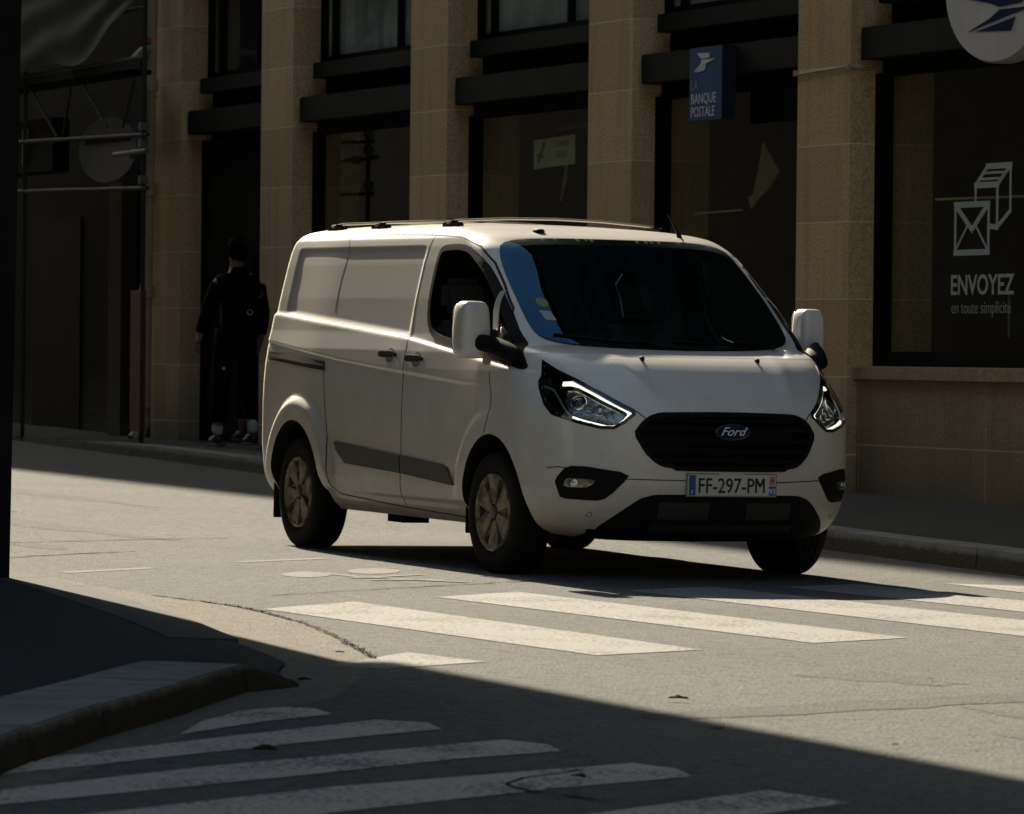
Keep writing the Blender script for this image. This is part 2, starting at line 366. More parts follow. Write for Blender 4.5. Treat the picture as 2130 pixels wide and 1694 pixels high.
# far pavement with its granite kerb, running along the post office
def ky(x): return 2.25 - .1113*x
far_pts = []
bmk = bmesh.new()
XS = list(np.arange(-120, 60, 1.15)); 
def kz(x):   # the kerb dips to a driveway crossing on the left
    return .125 - .07*math.exp(-((x+27.5)/3.6)**2)
va, vb = [], []
far_v = []; far_f = []
for x in (-140, -60, -40, -34, -31, -28, -25, -22, -18, -10, 0, 20, 70):
    far_v += [(x, ky(x)+.31, kz(x)+.003), (x, max(ky(x)+1.0, 8.3), .13), (x, 40, .135)]
for i in range(12):
    a = 3*i; far_f += [(a, a+3, a+4, a+1), (a+1, a+4, a+5, a+2)]
pv = mesh_obj("far_pavement", far_v, far_f, M_pave); put(pv, kind="structure")
for i, x in enumerate(XS):
    x1 = x + 1.15 - .012; o = random.uniform(-.004, .004); t = random.uniform(-.003, .003)
    def P(xx, off, z): return (xx, ky(xx)+off, z)
    v = [bmk.verts.new(p) for p in (P(x,o,-.05),P(x1,o,-.05),P(x1,.31,-.05),P(x,.31,-.05), P(x,.015+o,kz(x)+t),P(x1,.015+o,kz(x1)+t),P(x1,.31,kz(x1)+t),P(x,.31,kz(x)+t))]
    for f in ((0,1,5,4),(1,2,6,5),(2,3,7,6),(3,0,4,7),(4,5,6,7)): bmk.faces.new([v[k] for k in f])
kb = bm_obj("far_kerb", bmk, M_kerb); put(kb, kind="structure")
# near left street corner: pavement with a kerb at its front edge, dropped towards the crossing
back = [(7.15,-4.93),(6.72,-4.73),(5.5,-4.50),(4.45,-4.29),(3.02,-4.06),(1.64,-3.86),(.08,-3.74),(-.9,-3.69),(-8,-3.65),(-60,-3.6)]
front = [(7.86,-5.12),(7.93,-5.34),(7.72,-5.52),(8.79,-6.02),(9.71,-6.55),(10.56,-7.06),(11.3,-7.50),(14,-9.3),(22,-14.5)]
front = [(7.72,-5.10),(7.98,-5.42),(8.79,-5.93),(9.69,-6.54),(10.50,-7.04),(11.3,-7.50),(14,-9.3),(22,-14.5)]
def fz(x, y):   # height of the corner pavement
    d = min(math.hypot(x-a, y-b) for a, b in resample(front, .25, False)); e = min(math.hypot(x-a, y-b) for a, b in resample(back, .25, False))
    tip = min(1, math.hypot(x-7.72, y+5.1)/.5)
    return .012 + .090*min(1, max(0, e/(d+e+1e-6)))*(tip*tip*(3-2*tip))
n_in = []
Pc = resample(front, .35, False)[::-1] + [] 
poly = [(-60,-60),(22,-60)] + Pc + resample(back, .4, False)
def cornermesh():
    pts = list(poly); grid_ = [(x, y) for x in np.arange(-8, 14, .45) for y in np.arange(-14, -3.7, .45) if inpoly(x, y, poly) and min(math.hypot(x-a, y-b) for a, b in poly) > .2]
    n = len(pts); r = delaunay_2d_cdt([Vector(p) for p in pts+grid_], [(i, (i+1)%n) for i in range(n)], [], 1, 1e-5)
    fs = []
    for tt in r[2]:
        a, b, c = [r[0][i] for i in tt]
        fs.append(tt if (b-a).cross(c-a) > 0 else tt[::-1])
    return mesh_obj("corner_pavement", [(v.x, v.y, fz(v.x, v.y)) for v in r[0]], fs, M_pave, smooth=True)
put(cornermesh(), kind="structure")
# corner kerb stones
bmk = bmesh.new()
fr = resample(front, .9, False)
for i in range(len(fr)-1):
    a, b = Vector(fr[i]), Vector(fr[i+1]); d = (b-a).normalized(); nrm = Vector((-d.y, d.x))   # towards the road?
    if nrm.dot(Vector((1, .2))) < 0: nrm = -nrm
    a = a + d*.011; b = b - d*.011; out = .045+random.uniform(-.01, .006); inn = -.33
    jz = random.uniform(-.004, .005); za, zb = fz(a.x, a.y)+.008+jz, fz(b.x, b.y)+.008+jz
    q = [a+nrm*out, b+nrm*out, b+nrm*inn, a+nrm*inn]
    lo = [bmk.verts.new((p.x, p.y, -.02)) for p in (a+nrm*(out+.02), b+nrm*(out+.02), q[2], q[3])]
    hi = [bmk.verts.new((p.x, p.y, z)) for p, z in zip(q, (za, zb, zb, za))]
    bmk.faces.new(hi)
    for k in range(4): bmk.faces.new((lo[k], lo[(k+1)%4], hi[(k+1)%4], hi[k]))
cb = bm_obj("corner_kerb", bmk, M_kerb, bevel=.007, seg=2); put(cb, kind="structure")
# edging stones flush with the dropped side
bmk = bmesh.new(); br = resample(back[2:8], 1.0, False)
for i in range(len(br)-1):
    a, b = Vector(br[i]), Vector(br[i+1]); d = (b-a).normalized(); nrm = Vector((-d.y, d.x))
    if nrm.y > 0: nrm = -nrm
    a = a + d*.006; b = b - d*.006
    q = [a-nrm*.03, b-nrm*.03, b+nrm*.26, a+nrm*.26]
    zz = [.022, .022, fz(*(b+nrm*.26))+.006, fz(*(a+nrm*.26))+.006]
    lo = [bmk.verts.new((p.x, p.y, -.02)) for p in q]; hi = [bmk.verts.new((p.x, p.y, z)) for p, z in zip(q, zz)]
    bmk.faces.new(hi)
    for k in range(4): bmk.faces.new((lo[k], lo[(k+1)%4], hi[(k+1)%4], hi[k]))
put(bm_obj("dropped_kerb", bmk, M_kerbd), kind="structure")
# paler gutter apron between kerb and the old joint
crack = [(2.11,-3.64),(2.96,-3.53),(3.54,-3.59),(4.30,-3.69),(5.39,-3.95),(6.42,-4.24)]
cs = chaikin(crack, 2, closed=False)
ap = [(-.9,-3.62),(2.11,-3.64)] + cs + [(7.1,-4.55),(8.2,-5.1),(9.6,-6.15),(10.6,-6.78),(11.4,-7.3),(11.4,-7.6),(9.6,-6.6),(7.95,-5.55),(7.6,-5.05),(6.7,-4.78),(5.5,-4.55),(4.4,-4.34),(3.0,-4.1),(1.6,-3.9),(-.9,-3.74)]
put(flat("gutter", ap, .0012, M_patch), kind="structure")

# road markings ------------------------------------------------------
stripes = [[(3.18,-3.48),(2.62,-2.80),(6.02,-2.60),(6.31,-3.22)], [(2.25,-2.22),(1.80,-1.58),(5.35,-1.26),(5.65,-1.89)], [(1.68,-.92),(1.32,-.26),(5.0,.07),(5.29,-.64)],
           [(1.36,.14),(1.10,.72),(4.6,1.1),(4.9,.5)], [(1.0,1.30),(1.3,1.66),(4.2,1.75),(4.5,1.3)], [(6.06,-3.95),(6.62,-3.84),(6.94,-4.41),(6.75,-4.55)]]
far_lines = flat
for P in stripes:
    put(flat("crossing_stripe", P, .0026, M_line_sun), kind="structure")
T = [[(9.66,-6.22),(9.20,-5.98),(8.80,-5.69),(8.66,-5.48),(8.74,-5.40),(8.98,-5.43),(9.22,-5.76)],
     [(10.95,-7.45),(10.50,-7.05),(9.83,-6.18),(9.22,-5.37),(9.35,-5.24),(9.60,-5.29),(9.80,-5.62),(10.3,-6.35),(10.95,-7.3),(11.2,-7.62)],
     [(11.75,-8.2),(11.33,-7.35),(10.76,-6.55),(10.01,-5.25),(10.2,-5.18),(10.43,-5.24),(10.62,-5.66),(11.12,-6.45),(11.75,-7.52),(12.3,-8.5)],
     [(13.2,-9.2),(12.19,-7.62),(11.4,-6.38),(10.85,-5.19),(11.05,-5.14),(11.29,-5.20),(11.55,-5.75),(12.05,-6.6),(12.9,-7.95),(13.6,-9.1)],
     [(13.6,-8.0),(12.6,-6.5),(11.72,-5.17),(12.1,-5.10),(12.33,-5.48),(12.9,-6.5),(14.0,-8.1)]]
for P in T: put(flat("crossing_stripe", P, .0026, M_line_shade), kind="structure")
# faded cycle symbol and lane ticks
E1 = [(.18,-1.95),(.33,-2.03),(.43,-2.12),(.47,-2.21),(.43,-2.27),(.33,-2.28),(.19,-2.25),(.05,-2.17),(-.06,-2.08),(-.10,-1.99),(-.06,-1.93),(.04,-1.92)]
E2 = [(-.17,-1.41),(-.02,-1.49),(.09,-1.60),(.13,-1.69),(.09,-1.75),(-.01,-1.77),(-.16,-1.73),(-.31,-1.65),(-.42,-1.55),(-.46,-1.45),(-.42,-1.39),(-.31,-1.37)]
def bar2(a, b, w=.05):
    a, b = Vector(a), Vector(b); d = (b-a).normalized(); n = Vector((-d.y, d.x))*w/2; return [tuple(a+n), tuple(a-n), tuple(b-n), tuple(b+n)]
for k, P in enumerate([E1, E2]): put(flat("cycle_symbol", P, .0022, M_ghost), kind="structure")
for k, P in enumerate([bar2((.02,-1.95),(.55,-1.88),.07), bar2((.55,-1.98),(.20,-1.45),.07), bar2((.74,-1.95),(.70,-1.55),.09), bar2((.45,-1.9),(.95,-1.50),.07)]):
    put(flat("cycle_symbol", P, .0027+.0005*k, M_ghost), kind="structure")
for P in [bar2((.03,-3.41),(-.47,-2.73),.10), bar2((-1.10,-2.02),(-1.56,-1.29),.10), bar2((-1.8,-3.0),(-2.2,-2.3),.03)]:
    put(flat("lane_tick", P, .0022, M_ghost), kind="structure")
# thin asphalt joints (sealed cracks)
M_tar = mat("tar", (.022,.022,.020), .95, spec=.05)
def crackline(name, pts, w, m, z=.0036):
    pts = resample(chaikin(pts, 1, closed=False), .08, False); L, R_ = [], []
    for i, p in enumerate(pts):
        a, b = Vector(pts[max(0, i-1)]), Vector(pts[min(len(pts)-1, i+1)]); d = (b-a).normalized(); n = Vector((-d.y, d.x)); j = random.uniform(-.01, .01); ww = w*random.uniform(.35, 1.2)
        L.append((p[0]+n.x*(ww/2+j), p[1]+n.y*(ww/2+j), z)); R_.append((p[0]-n.x*(ww/2-j), p[1]-n.y*(ww/2-j), z))
    n = len(pts); return put(mesh_obj(name, L+R_, [(i, i+1, n+i+1, n+i) for i in range(n-1)], m), kind="structure")
crackline("road_joint", [(2.11,-3.04),(1.4,-2.0),(.73,-.96)], .022, M_tar)
crackline("road_joint", [(-3.2,-2.8),(-3.8,-1.6),(-4.0,-1.0)], .03, M_tar)
crackline("road_joint", [(-7.5,-1.9),(-7.9,-1.1)], .04, M_tar)
crackline("road_joint", [(-1.0,-3.7),(-1.8,-2.9),(-2.3,-2.2)], .02, M_tar)
crackline("road_joint", [(11.05,-5.45),(11.25,-5.75),(11.5,-5.9),(11.9,-5.8)], .02, M_tar, .0038)
crackline('road_joint', crack, .035, M_tar)
# tyre marks: dull dark rubber bands crossing the sunlit asphalt
M_rub = asphalt_mat("rubber_mark", (.085,.086,.082), (.105,.104,.098), (.026,.03,.031))
def band(pts, w, name="tyre_mark"):
    pts = resample(chaikin(pts, 1, closed=False), .15, False); n = len(pts); vs = []
    for i, p in enumerate(pts):
        a, b = Vector(pts[max(0, i-1)]), Vector(pts[min(n-1, i+1)]); d = (b-a).normalized(); nn = Vector((-d.y, d.x)); ww = w*random.uniform(.75, 1.15)*min(1, .25+i*.25)
        vs += [(p[0]+nn.x*ww/2, p[1]+nn.y*ww/2, .0019), (p[0]-nn.x*ww/2, p[1]-nn.y*ww/2, .0019)]
    return put(mesh_obj(name, vs, [(2*i, 2*i+1, 2*i+3, 2*i+2) for i in range(n-1)], M_rub), kind="structure")
band([(9.30,-4.45),(8.95,-3.6),(8.60,-2.6),(8.2,-1.5),(7.7,0)], .34)

M_stain = asphalt_mat("stained_asphalt", (.090,.093,.090), (.108,.108,.101), (.022,.025,.026))
def blotch(x, y, rx, ry, a, z):
    P = []
    for k in range(40):
        t = 2*math.pi*k/40; w = 1+.22*math.sin(3*t+x)+.14*math.sin(7*t+y)+random.uniform(-.06, .06)
        px, py = rx*w*math.cos(t), ry*w*math.sin(t); P.append((x+px*math.cos(a)-py*math.sin(a), y+px*math.sin(a)+py*math.cos(a)))
    return P
for k, (x, y, rx, ry, a) in enumerate([(7.6,-2.6,.35,.22,.2),(9.6,-2.9,.5,.14,.1),(-5.5,-1.6,1.6,.18,.05),(-3.0,-2.6,.5,.12,.1),(8.9,-1.3,.6,.2,.1),(10.5,-3.4,.35,.12,.1),(-12,.2,2.5,.2,0)]):
    put(flat("road_stain", blotch(x, y, rx, ry, a, 0), .0014, M_stain), kind="structure")
# weeds along the gutter joint: uncountable ground cover
M_weed = mat("dry_weeds", (.05,.05,.025), .8, noise=[(9, (.12,.105,.06), .4, .6, .9)])
vs, fs = [], []
cl = resample(cs, .012, False)
for (x, y) in cl:
    dens = .5+.5*math.sin(x*2.1+1)
    for _ in range(2 if random.random() < dens else 1):
        h = random.uniform(.003, .014)*(.5+dens*.7); a = random.uniform(0, 6.28); px, py = x+random.gauss(0, .012), y+random.gauss(0, .012)
        i = len(vs); w = .004
        vs += [(px-w*math.sin(a), py+w*math.cos(a), .004), (px+w*math.sin(a), py-w*math.cos(a), .004), (px+random.gauss(0, .012), py+random.gauss(0, .012), h)]; fs.append((i, i+1, i+2))
put(mesh_obj("weeds", vs, fs, M_weed), label="ragged line of dry weeds growing in the gutter joint", cat="weeds", kind="stuff")

# dead leaves
M_leaf = mat("dead_leaf", (.10,.07,.035), .8, noise=[(30, (.05,.035,.02), .4, .6, .8)])
def leaf(x, y, s, a, label, m=M_leaf, z=.010):
    bm = bmesh.new(); n = 10; vv = []
    ring = []
    for k in range(n):
        t = 2*math.pi*k/n; rr = .5*s*(.8+.35*random.random()); lx, ly = math.cos(t)*rr, math.sin(t)*rr*.45
        ring.append(bm.verts.new((lx, ly, s*.16*abs(math.sin(t))*random.uniform(.6, 1.3)+.002)))
    c = bm.verts.new((0, 0, .004))
    for k in range(n): bm.faces.new((c, ring[k], ring[(k+1)%n]))
    bmesh.ops.solidify(bm, geom=bm.faces[:], thickness=.0015)
    o = bm_obj("fallen_leaf", bm, m, smooth=True); o.location = (x, y, z); o.rotation_euler = (0, 0, a)
    put(o, label=label, cat="leaf", group="dead leaves lying on the road")
leaf(8.62,-3.96,.075,.9,"dark curled leaf on the sunlit asphalt just outside the big shadow edge")
leaf(10.37,-6.20,.085,1.2,"pale crumpled leaf in the gap between the second and third shaded stripes")
leaf(7.62,-5.0,.07,2.0,"dark leaf lying at the foot of the corner kerb tip")
leaf(11.35,-5.6,.06,.3,"light leaf in front of the fourth shaded crossing stripe")
leaf(10.85,-5.32,.035,2.6,"tiny dark leaf touching the end of the third shaded crossing stripe")
leaf(9.86,-4.42,.05,1.4,"small leaf in the shadow near its edge, right of the crossing")
leaf(6.2,-4.3,.04,1.0,"small dark leaf on the pale sunlit gutter near the weeds")
leaf(10.5,-4.1,.03,1.9,"pale speck of a leaf on the sunlit road at the lower right")
leaf(9.2,-6.35,.04,.2,"little dark leaf under the corner kerb above the shaded stripes")
# ================================================================== POST OFFICE BUILDING (local frame: x along the facade, y depth, z up)
BA = Vector((-9.805193781, 6.319648525, .14)); BX = Vector((.9999663855, -.00276230, .00771994)); BY = Vector((.00268044, .99994028, .0105946)); BZ = Vector((-.00774875, -.01057356, .99991407))
BM = Matrix((BX, BY, BZ)).transposed().to_4x4(); BM.translation = BA
post = empty("post_office", mw=BM, label="limestone post office with square pillars and dark metal shop windows", cat="building")
PA = [-16.50, -13.11, -9.02, -4.88, -.80, 3.29, 7.38, 11.47]; PW = .925; RD = .26
for a in PA:
    bm = bmesh.new(); add_box(bm, a, a+PW, 0, .75, -1.2, 5.249)
    bmesh.ops.bevel(bm, geom=[e for e in bm.edges if abs(e.verts[0].co.z-e.verts[1].co.z) > 1], offset=.006, segments=2, affect='EDGES')
    bm_obj("pillar", bm, M_stone, post)
# upper storeys above the picture (their roof line casts the street shade)
bm = bmesh.new(); add_box(bm, -16.5, 42, .002, 11, 5.25, 29.99); add_box(bm, -16.5, 42, -.55, 11, 30.0, 30.8); add_box(bm, -16.5, 42, .9, 10, 30.81, 34)
add_box(bm, 12.5, 42, .003, 11, -1.2, 5.24); add_box(bm, -16.5, 12.49, 3.42, 11, -1.2, 5.24)
bm_obj("upper_wall", bm, M_stonem, post)  # same stone as the pillars, darkened to dim its windscreen reflection
for (a0, a1) in [(PA[i]+PW, PA[i+1]) for i in range(len(PA)-1)]:
    for zf_ in (7.0, 10.6, 14.2, 17.8, 21.4, 25.0):
        w = box("upper_window", (a0+a1)/2-.7, (a0+a1)/2+.7, -.02, .0, zf_, zf_+2.1, M_black, post)
M_soff = M_darkmetal
for i in range(len(PA)-1):
    a0, a1 = PA[i]+PW, PA[i+1]; door = (i == 0)
    # projecting metal canopy beam, upper sill, dark recess between
    box("lintel_beam", a0+.08, a1-.002, .045, .34, 3.40, 3.655, M_darkmetal, post, bevel=.006)
    bm = bmesh.new(); add_box(bm, a0, a1, .36, .42, 3.30, 4.03); bm_obj("fascia_panel", bm, M_black, post)
    box("upper_sill", a0+.17, a1-.002, .15, .37, 3.845, 4.005, M_darkmetal, post, bevel=.006)
    # upper window with its panes
    f = bmesh.new(); z0, z1 = 4.03, 5.24; zz0 = 4.03
    add_box(f, a0, a1, .30, .37, z0, z0+.045); add_box(f, a0, a0+.05, .30, .37, z0+.045, z1)
    add_box(f, a1-.04, a1, .30, .37, z0+.045, z1)
    ms = [a0+.36, a0+2.12] if not door else [a0+.4, a0+1.55]
    for mx_ in ms: add_box(f, mx_-.02, mx_+.02, .29, .36, z0+.045, z1)
    uw = bm_obj("upper_window", f, M_black, post)
    edges = [a0+.05] + ms + [a1-.04]
    for k in range(3):
        box("pane", edges[k]+(.02 if k else 0), edges[k+1]-(.02 if k < 2 else 0), .335, .341, z0+.045, z1, M_upglass, uw)
    cu2 = bmesh.new(); xs_ = np.arange(a0+.05, a1-.05, .03)     # pleated curtain behind
    pv_ = [(x, .40+.02*math.sin(x*41)+.008*math.sin(x*97)) for x in xs_]
    lo = [cu2.verts.new((x, y, 4.03)) for x, y in pv_]; hi = [cu2.verts.new((x, y, 5.24)) for x, y in pv_]
    for k in range(len(lo)-1): cu2.faces.new((lo[k], lo[k+1], hi[k+1], hi[k]))
    cobj = bm_obj("curtain", cu2, M_curtain if not door else M_room, uw, smooth=True)
    # dim room behind the shop window
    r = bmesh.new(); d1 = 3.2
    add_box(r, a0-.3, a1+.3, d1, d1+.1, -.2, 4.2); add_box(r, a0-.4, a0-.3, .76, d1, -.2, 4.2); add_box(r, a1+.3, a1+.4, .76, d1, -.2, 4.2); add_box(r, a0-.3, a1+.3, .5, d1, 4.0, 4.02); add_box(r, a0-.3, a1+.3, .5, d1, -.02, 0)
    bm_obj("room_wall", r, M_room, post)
    if not door:
        box("base_wall", a0, a1-.002, .085, .45, -1.2, .875, M_stoneb, post)
        box("stone_sill", a0+.002, a1-.004, .035, .50, .877, .985, M_stoneb, post, bevel=.008)
        w = bmesh.new(); g0 = .987
        add_box(w, a0+.001, a1-.001, .22, .32, g0, g0+.115); add_box(w, a0+.001, a0+.13, .22, .32, g0+.115, 3.30)
        add_box(w, a1-.10, a1-.001, .22, .32, g0+.115, 3.30); add_box(w, a0+.13, a1-.10, .22, .32, 3.275, 3.395); 
        sw = bm_obj("shop_window", w, M_black, post)
        box("glass", a0+.13, a1-.10, .268, .276, g0+.115, 3.275, M_shopglass, sw)
    else:
        w = bmesh.new()
        add_box(w, a0+.001, a0+.10, .24, .36, -.3, 3.34); add_box(w, a1-.34, a1-.001, .22, .36, -.3, 3.34); add_box(w, a0+.10, a1-.34, .24, .34, 2.95, 3.34)
        add_box(w, a0+.10, a1-.34, .24, .34, -.3, .16)
        dr = bm_obj("door", w, M_black, post)
        pn = box("door_panel", a0+.10, a1-.34, .28, .31, .16, 2.95, M_darkmetal, dr)
        tube("door_handle", [(a0+.28, .22, .95), (a0+.28, .22, 1.35)], .015, M_black, dr)
# window decals of the right hand bay (flat vinyl on the glass)
M_vinyl = mat("grey_vinyl", (.42,.46,.43), .7)
M_vinyl2 = mat("faint_vinyl", (.26,.28,.26), .7)
M_warm = mat("warm_reflection", (.85,.72,.42), .5)
def seg(bm, a, b, w, y0, y1):
    a, b = Vector(a), Vector(b); d = (b-a).normalized(); n = Vector((-d.y, d.x))*w/2; d *= w*.5
    P = [a-d+n, a-d-n, b+d-n, b+d+n]
    A_ = [bm.verts.new((p.x, y0, p.y)) for p in P]; B_ = [bm.verts.new((p.x, y1, p.y)) for p in P]
    bm.faces.new(A_); bm.faces.new(B_[::-1])
    for i in range(4): bm.faces.new((A_[i-1], A_[i], B_[i], B_[i-1]))
YD = .2655
dec = empty("window_decal", mw=BM @ Matrix.Translation((1.36, 0, 1.4)), label="grey envelope and parcel pictogram with lettering on the right hand shop window", cat="window decal")
T0 = Matrix.Translation((-1.36, 0, -1.4))
bm = bmesh.new(); k = 0
for a, b, w in [((1.375,1.865),(1.375,2.235),.035),((1.895,1.865),(1.895,2.235),.035),((1.375,2.232),(1.895,2.232),.045),((1.375,1.865),(1.895,1.865),.045),((1.40,2.215),(1.64,2.04),.045),((1.64,2.04),(1.87,2.215),.045),((1.56,2.06),(1.39,1.89),.022),((1.71,2.06),(1.88,1.89),.022)]:
    seg(bm, a, b, w, YD-.0004*k, YD+.001-.0004*k+.0002); k += 1
o = bm_obj("envelope_mark", bm, M_vinyl, dec); o.data.transform(T0)
bm = bmesh.new(); k = 0
for a, b, w in [((1.69,2.27),(1.69,2.375),.03),((1.69,2.375),(2.03,2.375),.045),((1.69,2.375),(1.87,2.515),.035),((1.87,2.515),(2.23,2.515),.045),((2.03,2.375),(2.23,2.515),.035),((2.03,2.375),(2.03,2.05),.035),((2.23,2.515),(2.23,2.17),.03),((2.23,2.17),(2.03,2.05),.035),((1.93,2.06),(2.03,2.05),.04),((1.76,2.42),(2.09,2.42),.02),((1.82,2.465),(2.16,2.465),.02)]:
    seg(bm, a, b, w, YD-.0004*k, YD+.001-.0004*k+.0002); k += 1
o = bm_obj("parcel_mark", bm, M_vinyl, dec); o.data.transform(T0)
def TM(x, y, z):  # text upright facing -y
    return Matrix.Translation((x, y, z)) @ Matrix.Rotation(math.pi/2, 4, 'X')
text_mesh("lettering", "ENVOYEZ", .215, M_vinyl, dec, T0 @ TM(1.80, YD, 1.545), ext=.001, sx=1.03, offset=.0035)
text_mesh("lettering", "en toute simplicité", .135, M_vinyl2, dec, T0 @ TM(1.79, YD, 1.40), ext=.001, sx=.92)
# paper notice
M_notice = mat("yellowed_notice", (.72,.72,.58), .8); M_ink = mat("faded_ink", (.20,.21,.16), .8)
nb = empty("window_notice", mw=BM @ Matrix.Translation((-6.28, 0, 2.78)), label="pale rectangular notice reading COURRIER COLIS taped inside a shop window", cat="notice")
o = prism("notice_board", [(-.46,-.02),(.46,.0),(.46,.27),(-.46,.245)], .30, .304, M_notice, nb)
text_mesh("lettering", "COURRIER", .075, M_ink, nb, TM(.16, .2985, .17), ext=.0006)
text_mesh("lettering", "COLIS", .085, M_ink, nb, TM(.16, .2985, .07), ext=.0006, offset=.001)
bm = bmesh.new(); seg(bm, (-.34,.06), (-.22,.20), .05, .2975, .2985); seg(bm, (-.36,.10), (-.24,.09), .03, .2970, .2974); bm_obj("emblem", bm, M_ink, nb)
# things inside the rooms; pale diamond and strips stand in for reflections
def inside(name, label, cat, P, y, m, th=.02, group=None):
    xs_ = [p[0] for p in P]; zs_ = [p[1] for p in P]; cx, cz = sum(xs_)/len(xs_), min(zs_)
    o = prism(name, [(p[0]-cx, p[1]-cz) for p in P], y, y+th, m, mw=BM @ Matrix.Translation((cx, 0, cz))); put(o, label=label, cat=cat, group=group); return o
M_glint = mat("pale_reflection", (.62,.54,.36), .8, noise=[(4, (.25,.22,.15), .4, .65, .8)])
M_lamp = mat("pale_cream", (.88,.80,.58), .5)
inside("diamond_reflection", "pale diamond shaped sheet standing in for a reflection in the shop glass beside the van antenna", "poster", [(-2.42,2.86),(-2.12,2.60),(-2.33,2.45),(-2.47,2.40),(-2.62,2.30),(-2.69,2.40),(-2.60,2.42),(-2.50,2.62)], .5, M_glint)  # sheet built in place of a bright reflection in the glass
inside("reflection_strip", "thin pale strip standing in for a reflected line left of the pale diamond", "reflection strip", [(-3.78,2.280),(-2.87,2.292),(-2.87,2.306),(-3.78,2.296)], .52, M_lamp)  # this and the next two strips replace reflected lines
inside("reflection_strip", "broken pale strip standing in for a reflected line across the parcel pictogram in the right window", "reflection strip", [(.80,2.285),(2.19,2.275),(2.19,2.292),(.80,2.303)], .40, M_warm)
inside("reflection_strip", "short pale strip standing in for a reflected line under the paper notice", "reflection strip", [(-6.75,2.21),(-5.9,2.22),(-5.9,2.24),(-6.75,2.235)], .6, mat("faint_reflection", (.16,.16,.12), .7))
bm = bmesh.new()
for kk in range(26): add_box(bm, -.006, .006, -.006, .006, kk*.0145, kk*.0145+.008)
add_box(bm, -.0015, .0015, -.0015, .0015, -.005, .38)
o = bm_obj("blind_chain", bm, M_vinyl, mw=BM @ Matrix.Translation((2.075, .35, 1.22))); put(o, label="hanging bead chain behind the lettering of the right window", cat="chain")
M_blue2 = mat("dull_blue_board", (.02,.06,.10), .7)
inside("counter_screen", "dark blue panel low behind the glass above the van roof, left bay", "panel", [(-11.25,1.35),(-10.0,1.38),(-10.0,2.42),(-11.25,2.40)], 1.6, M_blue2)
inside("wall_poster", "dim beige poster on the back wall of the left shop bay", "poster", [(-10.6,2.5),(-9.3,2.5),(-9.3,3.35),(-10.6,3.3)], 1.4, mat("dim_beige", (.11,.11,.075), .9))
inside("ceiling_strip", "faint pale strip standing in for a reflection near the ceiling of the middle shop bay", "light strip", [(-7.6,3.16),(-5.3,3.2),(-5.3,3.26),(-7.6,3.2)], .9, mat("dim_strip", (.20,.20,.16), .8))  # pale strip in place of a reflection, does not glow
for k, (x, z, s) in enumerate([(-12.2+1.35, 2.35, .25), (-7.35, 2.72, .22)]):
    bm = bmesh.new(); add_tube(bm, [(-.10, 0, -s), (-.03, 0, -s*.3), (.02, 0, s*.45), (.09, 0, s)], [.01, .016, .014, .006], 6)
    o = bm_obj("lamp_arm", bm, M_lamp, mw=BM @ Matrix.Translation((x, .9, z)), smooth=True); put(o, label=["slim curved pale lamp arm behind the left shop glass","slim curved pale lamp arm behind the glass left of the notice"][k], cat="lamp")

# blue bank box sign -------------------------------------------------
M_bank = mat("blue_sign_face", (.010,.075,.20), .6, spec=.2, noise=[(2, (.007,.04,.11), .35, .7, .7)]); M_bankd = mat("blue_sign_side", (.006,.012,.026), .4)
M_sw = mat("sign_white", (.62,.64,.66), .6)
bs = empty("bank_sign", mw=BM @ Matrix.Translation((-2.33, 0, 3.02)), label="blue box sign reading LA BANQUE POSTALE fixed to the metal lintel beam", cat="sign")
box("sign_box", -.315, .315, -.078, .045, 0, .62, M_bankd, bs, bevel=.006)
box("sign_face", -.308, .308, -.084, -.079, .008, .612, M_bank, bs)
def EP(P): return [(x+2.33, z-3.02) for x, z in P]
prism("emblem", EP([(-2.49,3.592),(-2.25,3.582),(-2.27,3.545),(-2.41,3.54)]), -.087, -.0845, M_sw, bs)
prism("emblem", EP([(-2.41,3.532),(-2.14,3.532),(-2.31,3.50),(-2.57,3.43),(-2.46,3.48),(-2.41,3.505)]), -.087, -.0845, M_sw, bs)
prism("emblem", EP([(-2.315,3.49),(-2.35,3.44),(-2.53,3.43),(-2.44,3.463)]), -.0875, -.0845, M_sw, bs)
text_mesh("lettering", "LA", .115, mat("sign_grey", (.30,.24,.22), .6), bs, TM(-.275, -.0855, .265), ext=.0012, align='LEFT')
text_mesh("lettering", "BANQUE", .122, M_sw, bs, TM(-.275, -.0855, .148), ext=.0012, align='LEFT', sx=.98)
text_mesh("lettering", "POSTALE", .122, M_sw, bs, TM(-.275, -.0855, .038), ext=.0012, align='LEFT', sx=.93)

# round post sign at the top right ----------------------------------
M_disc = mat("pale_sign_disc", (.52,.50,.50), .45, noise=[(3, (.44,.42,.41), .4, .6, .6)]); M_navy = mat("navy_emblem", (.004,.012,.055), .8, spec=.1)
ps = empty("round_post_sign", mw=BM @ Matrix.Translation((2.80, 0, 3.24)), label="big pale oval sign with navy bird emblem above the right window", cat="sign")
bm = bmesh.new(); n = 72
fr_ = [bm.verts.new((.77*math.cos(2*math.pi*k/n), -.20, .585+.575*math.sin(2*math.pi*k/n))) for k in range(n)]
md_ = [bm.verts.new((.79*math.cos(2*math.pi*k/n), -.17, .585+.59*math.sin(2*math.pi*k/n))) for k in range(n)]
bk_ = [bm.verts.new((.79*math.cos(2*math.pi*k/n), -.06, .585+.59*math.sin(2*math.pi*k/n))) for k in range(n)]
bm.faces.new(fr_); bm.faces.new(bk_[::-1])
for k in range(n):
    bm.faces.new((fr_[k-1], md_[k-1], md_[k], fr_[k])); bm.faces.new((md_[k-1], bk_[k-1], bk_[k], md_[k]))
bm_obj("sign_disc", bm, M_disc, ps, smooth=True, auto=30)
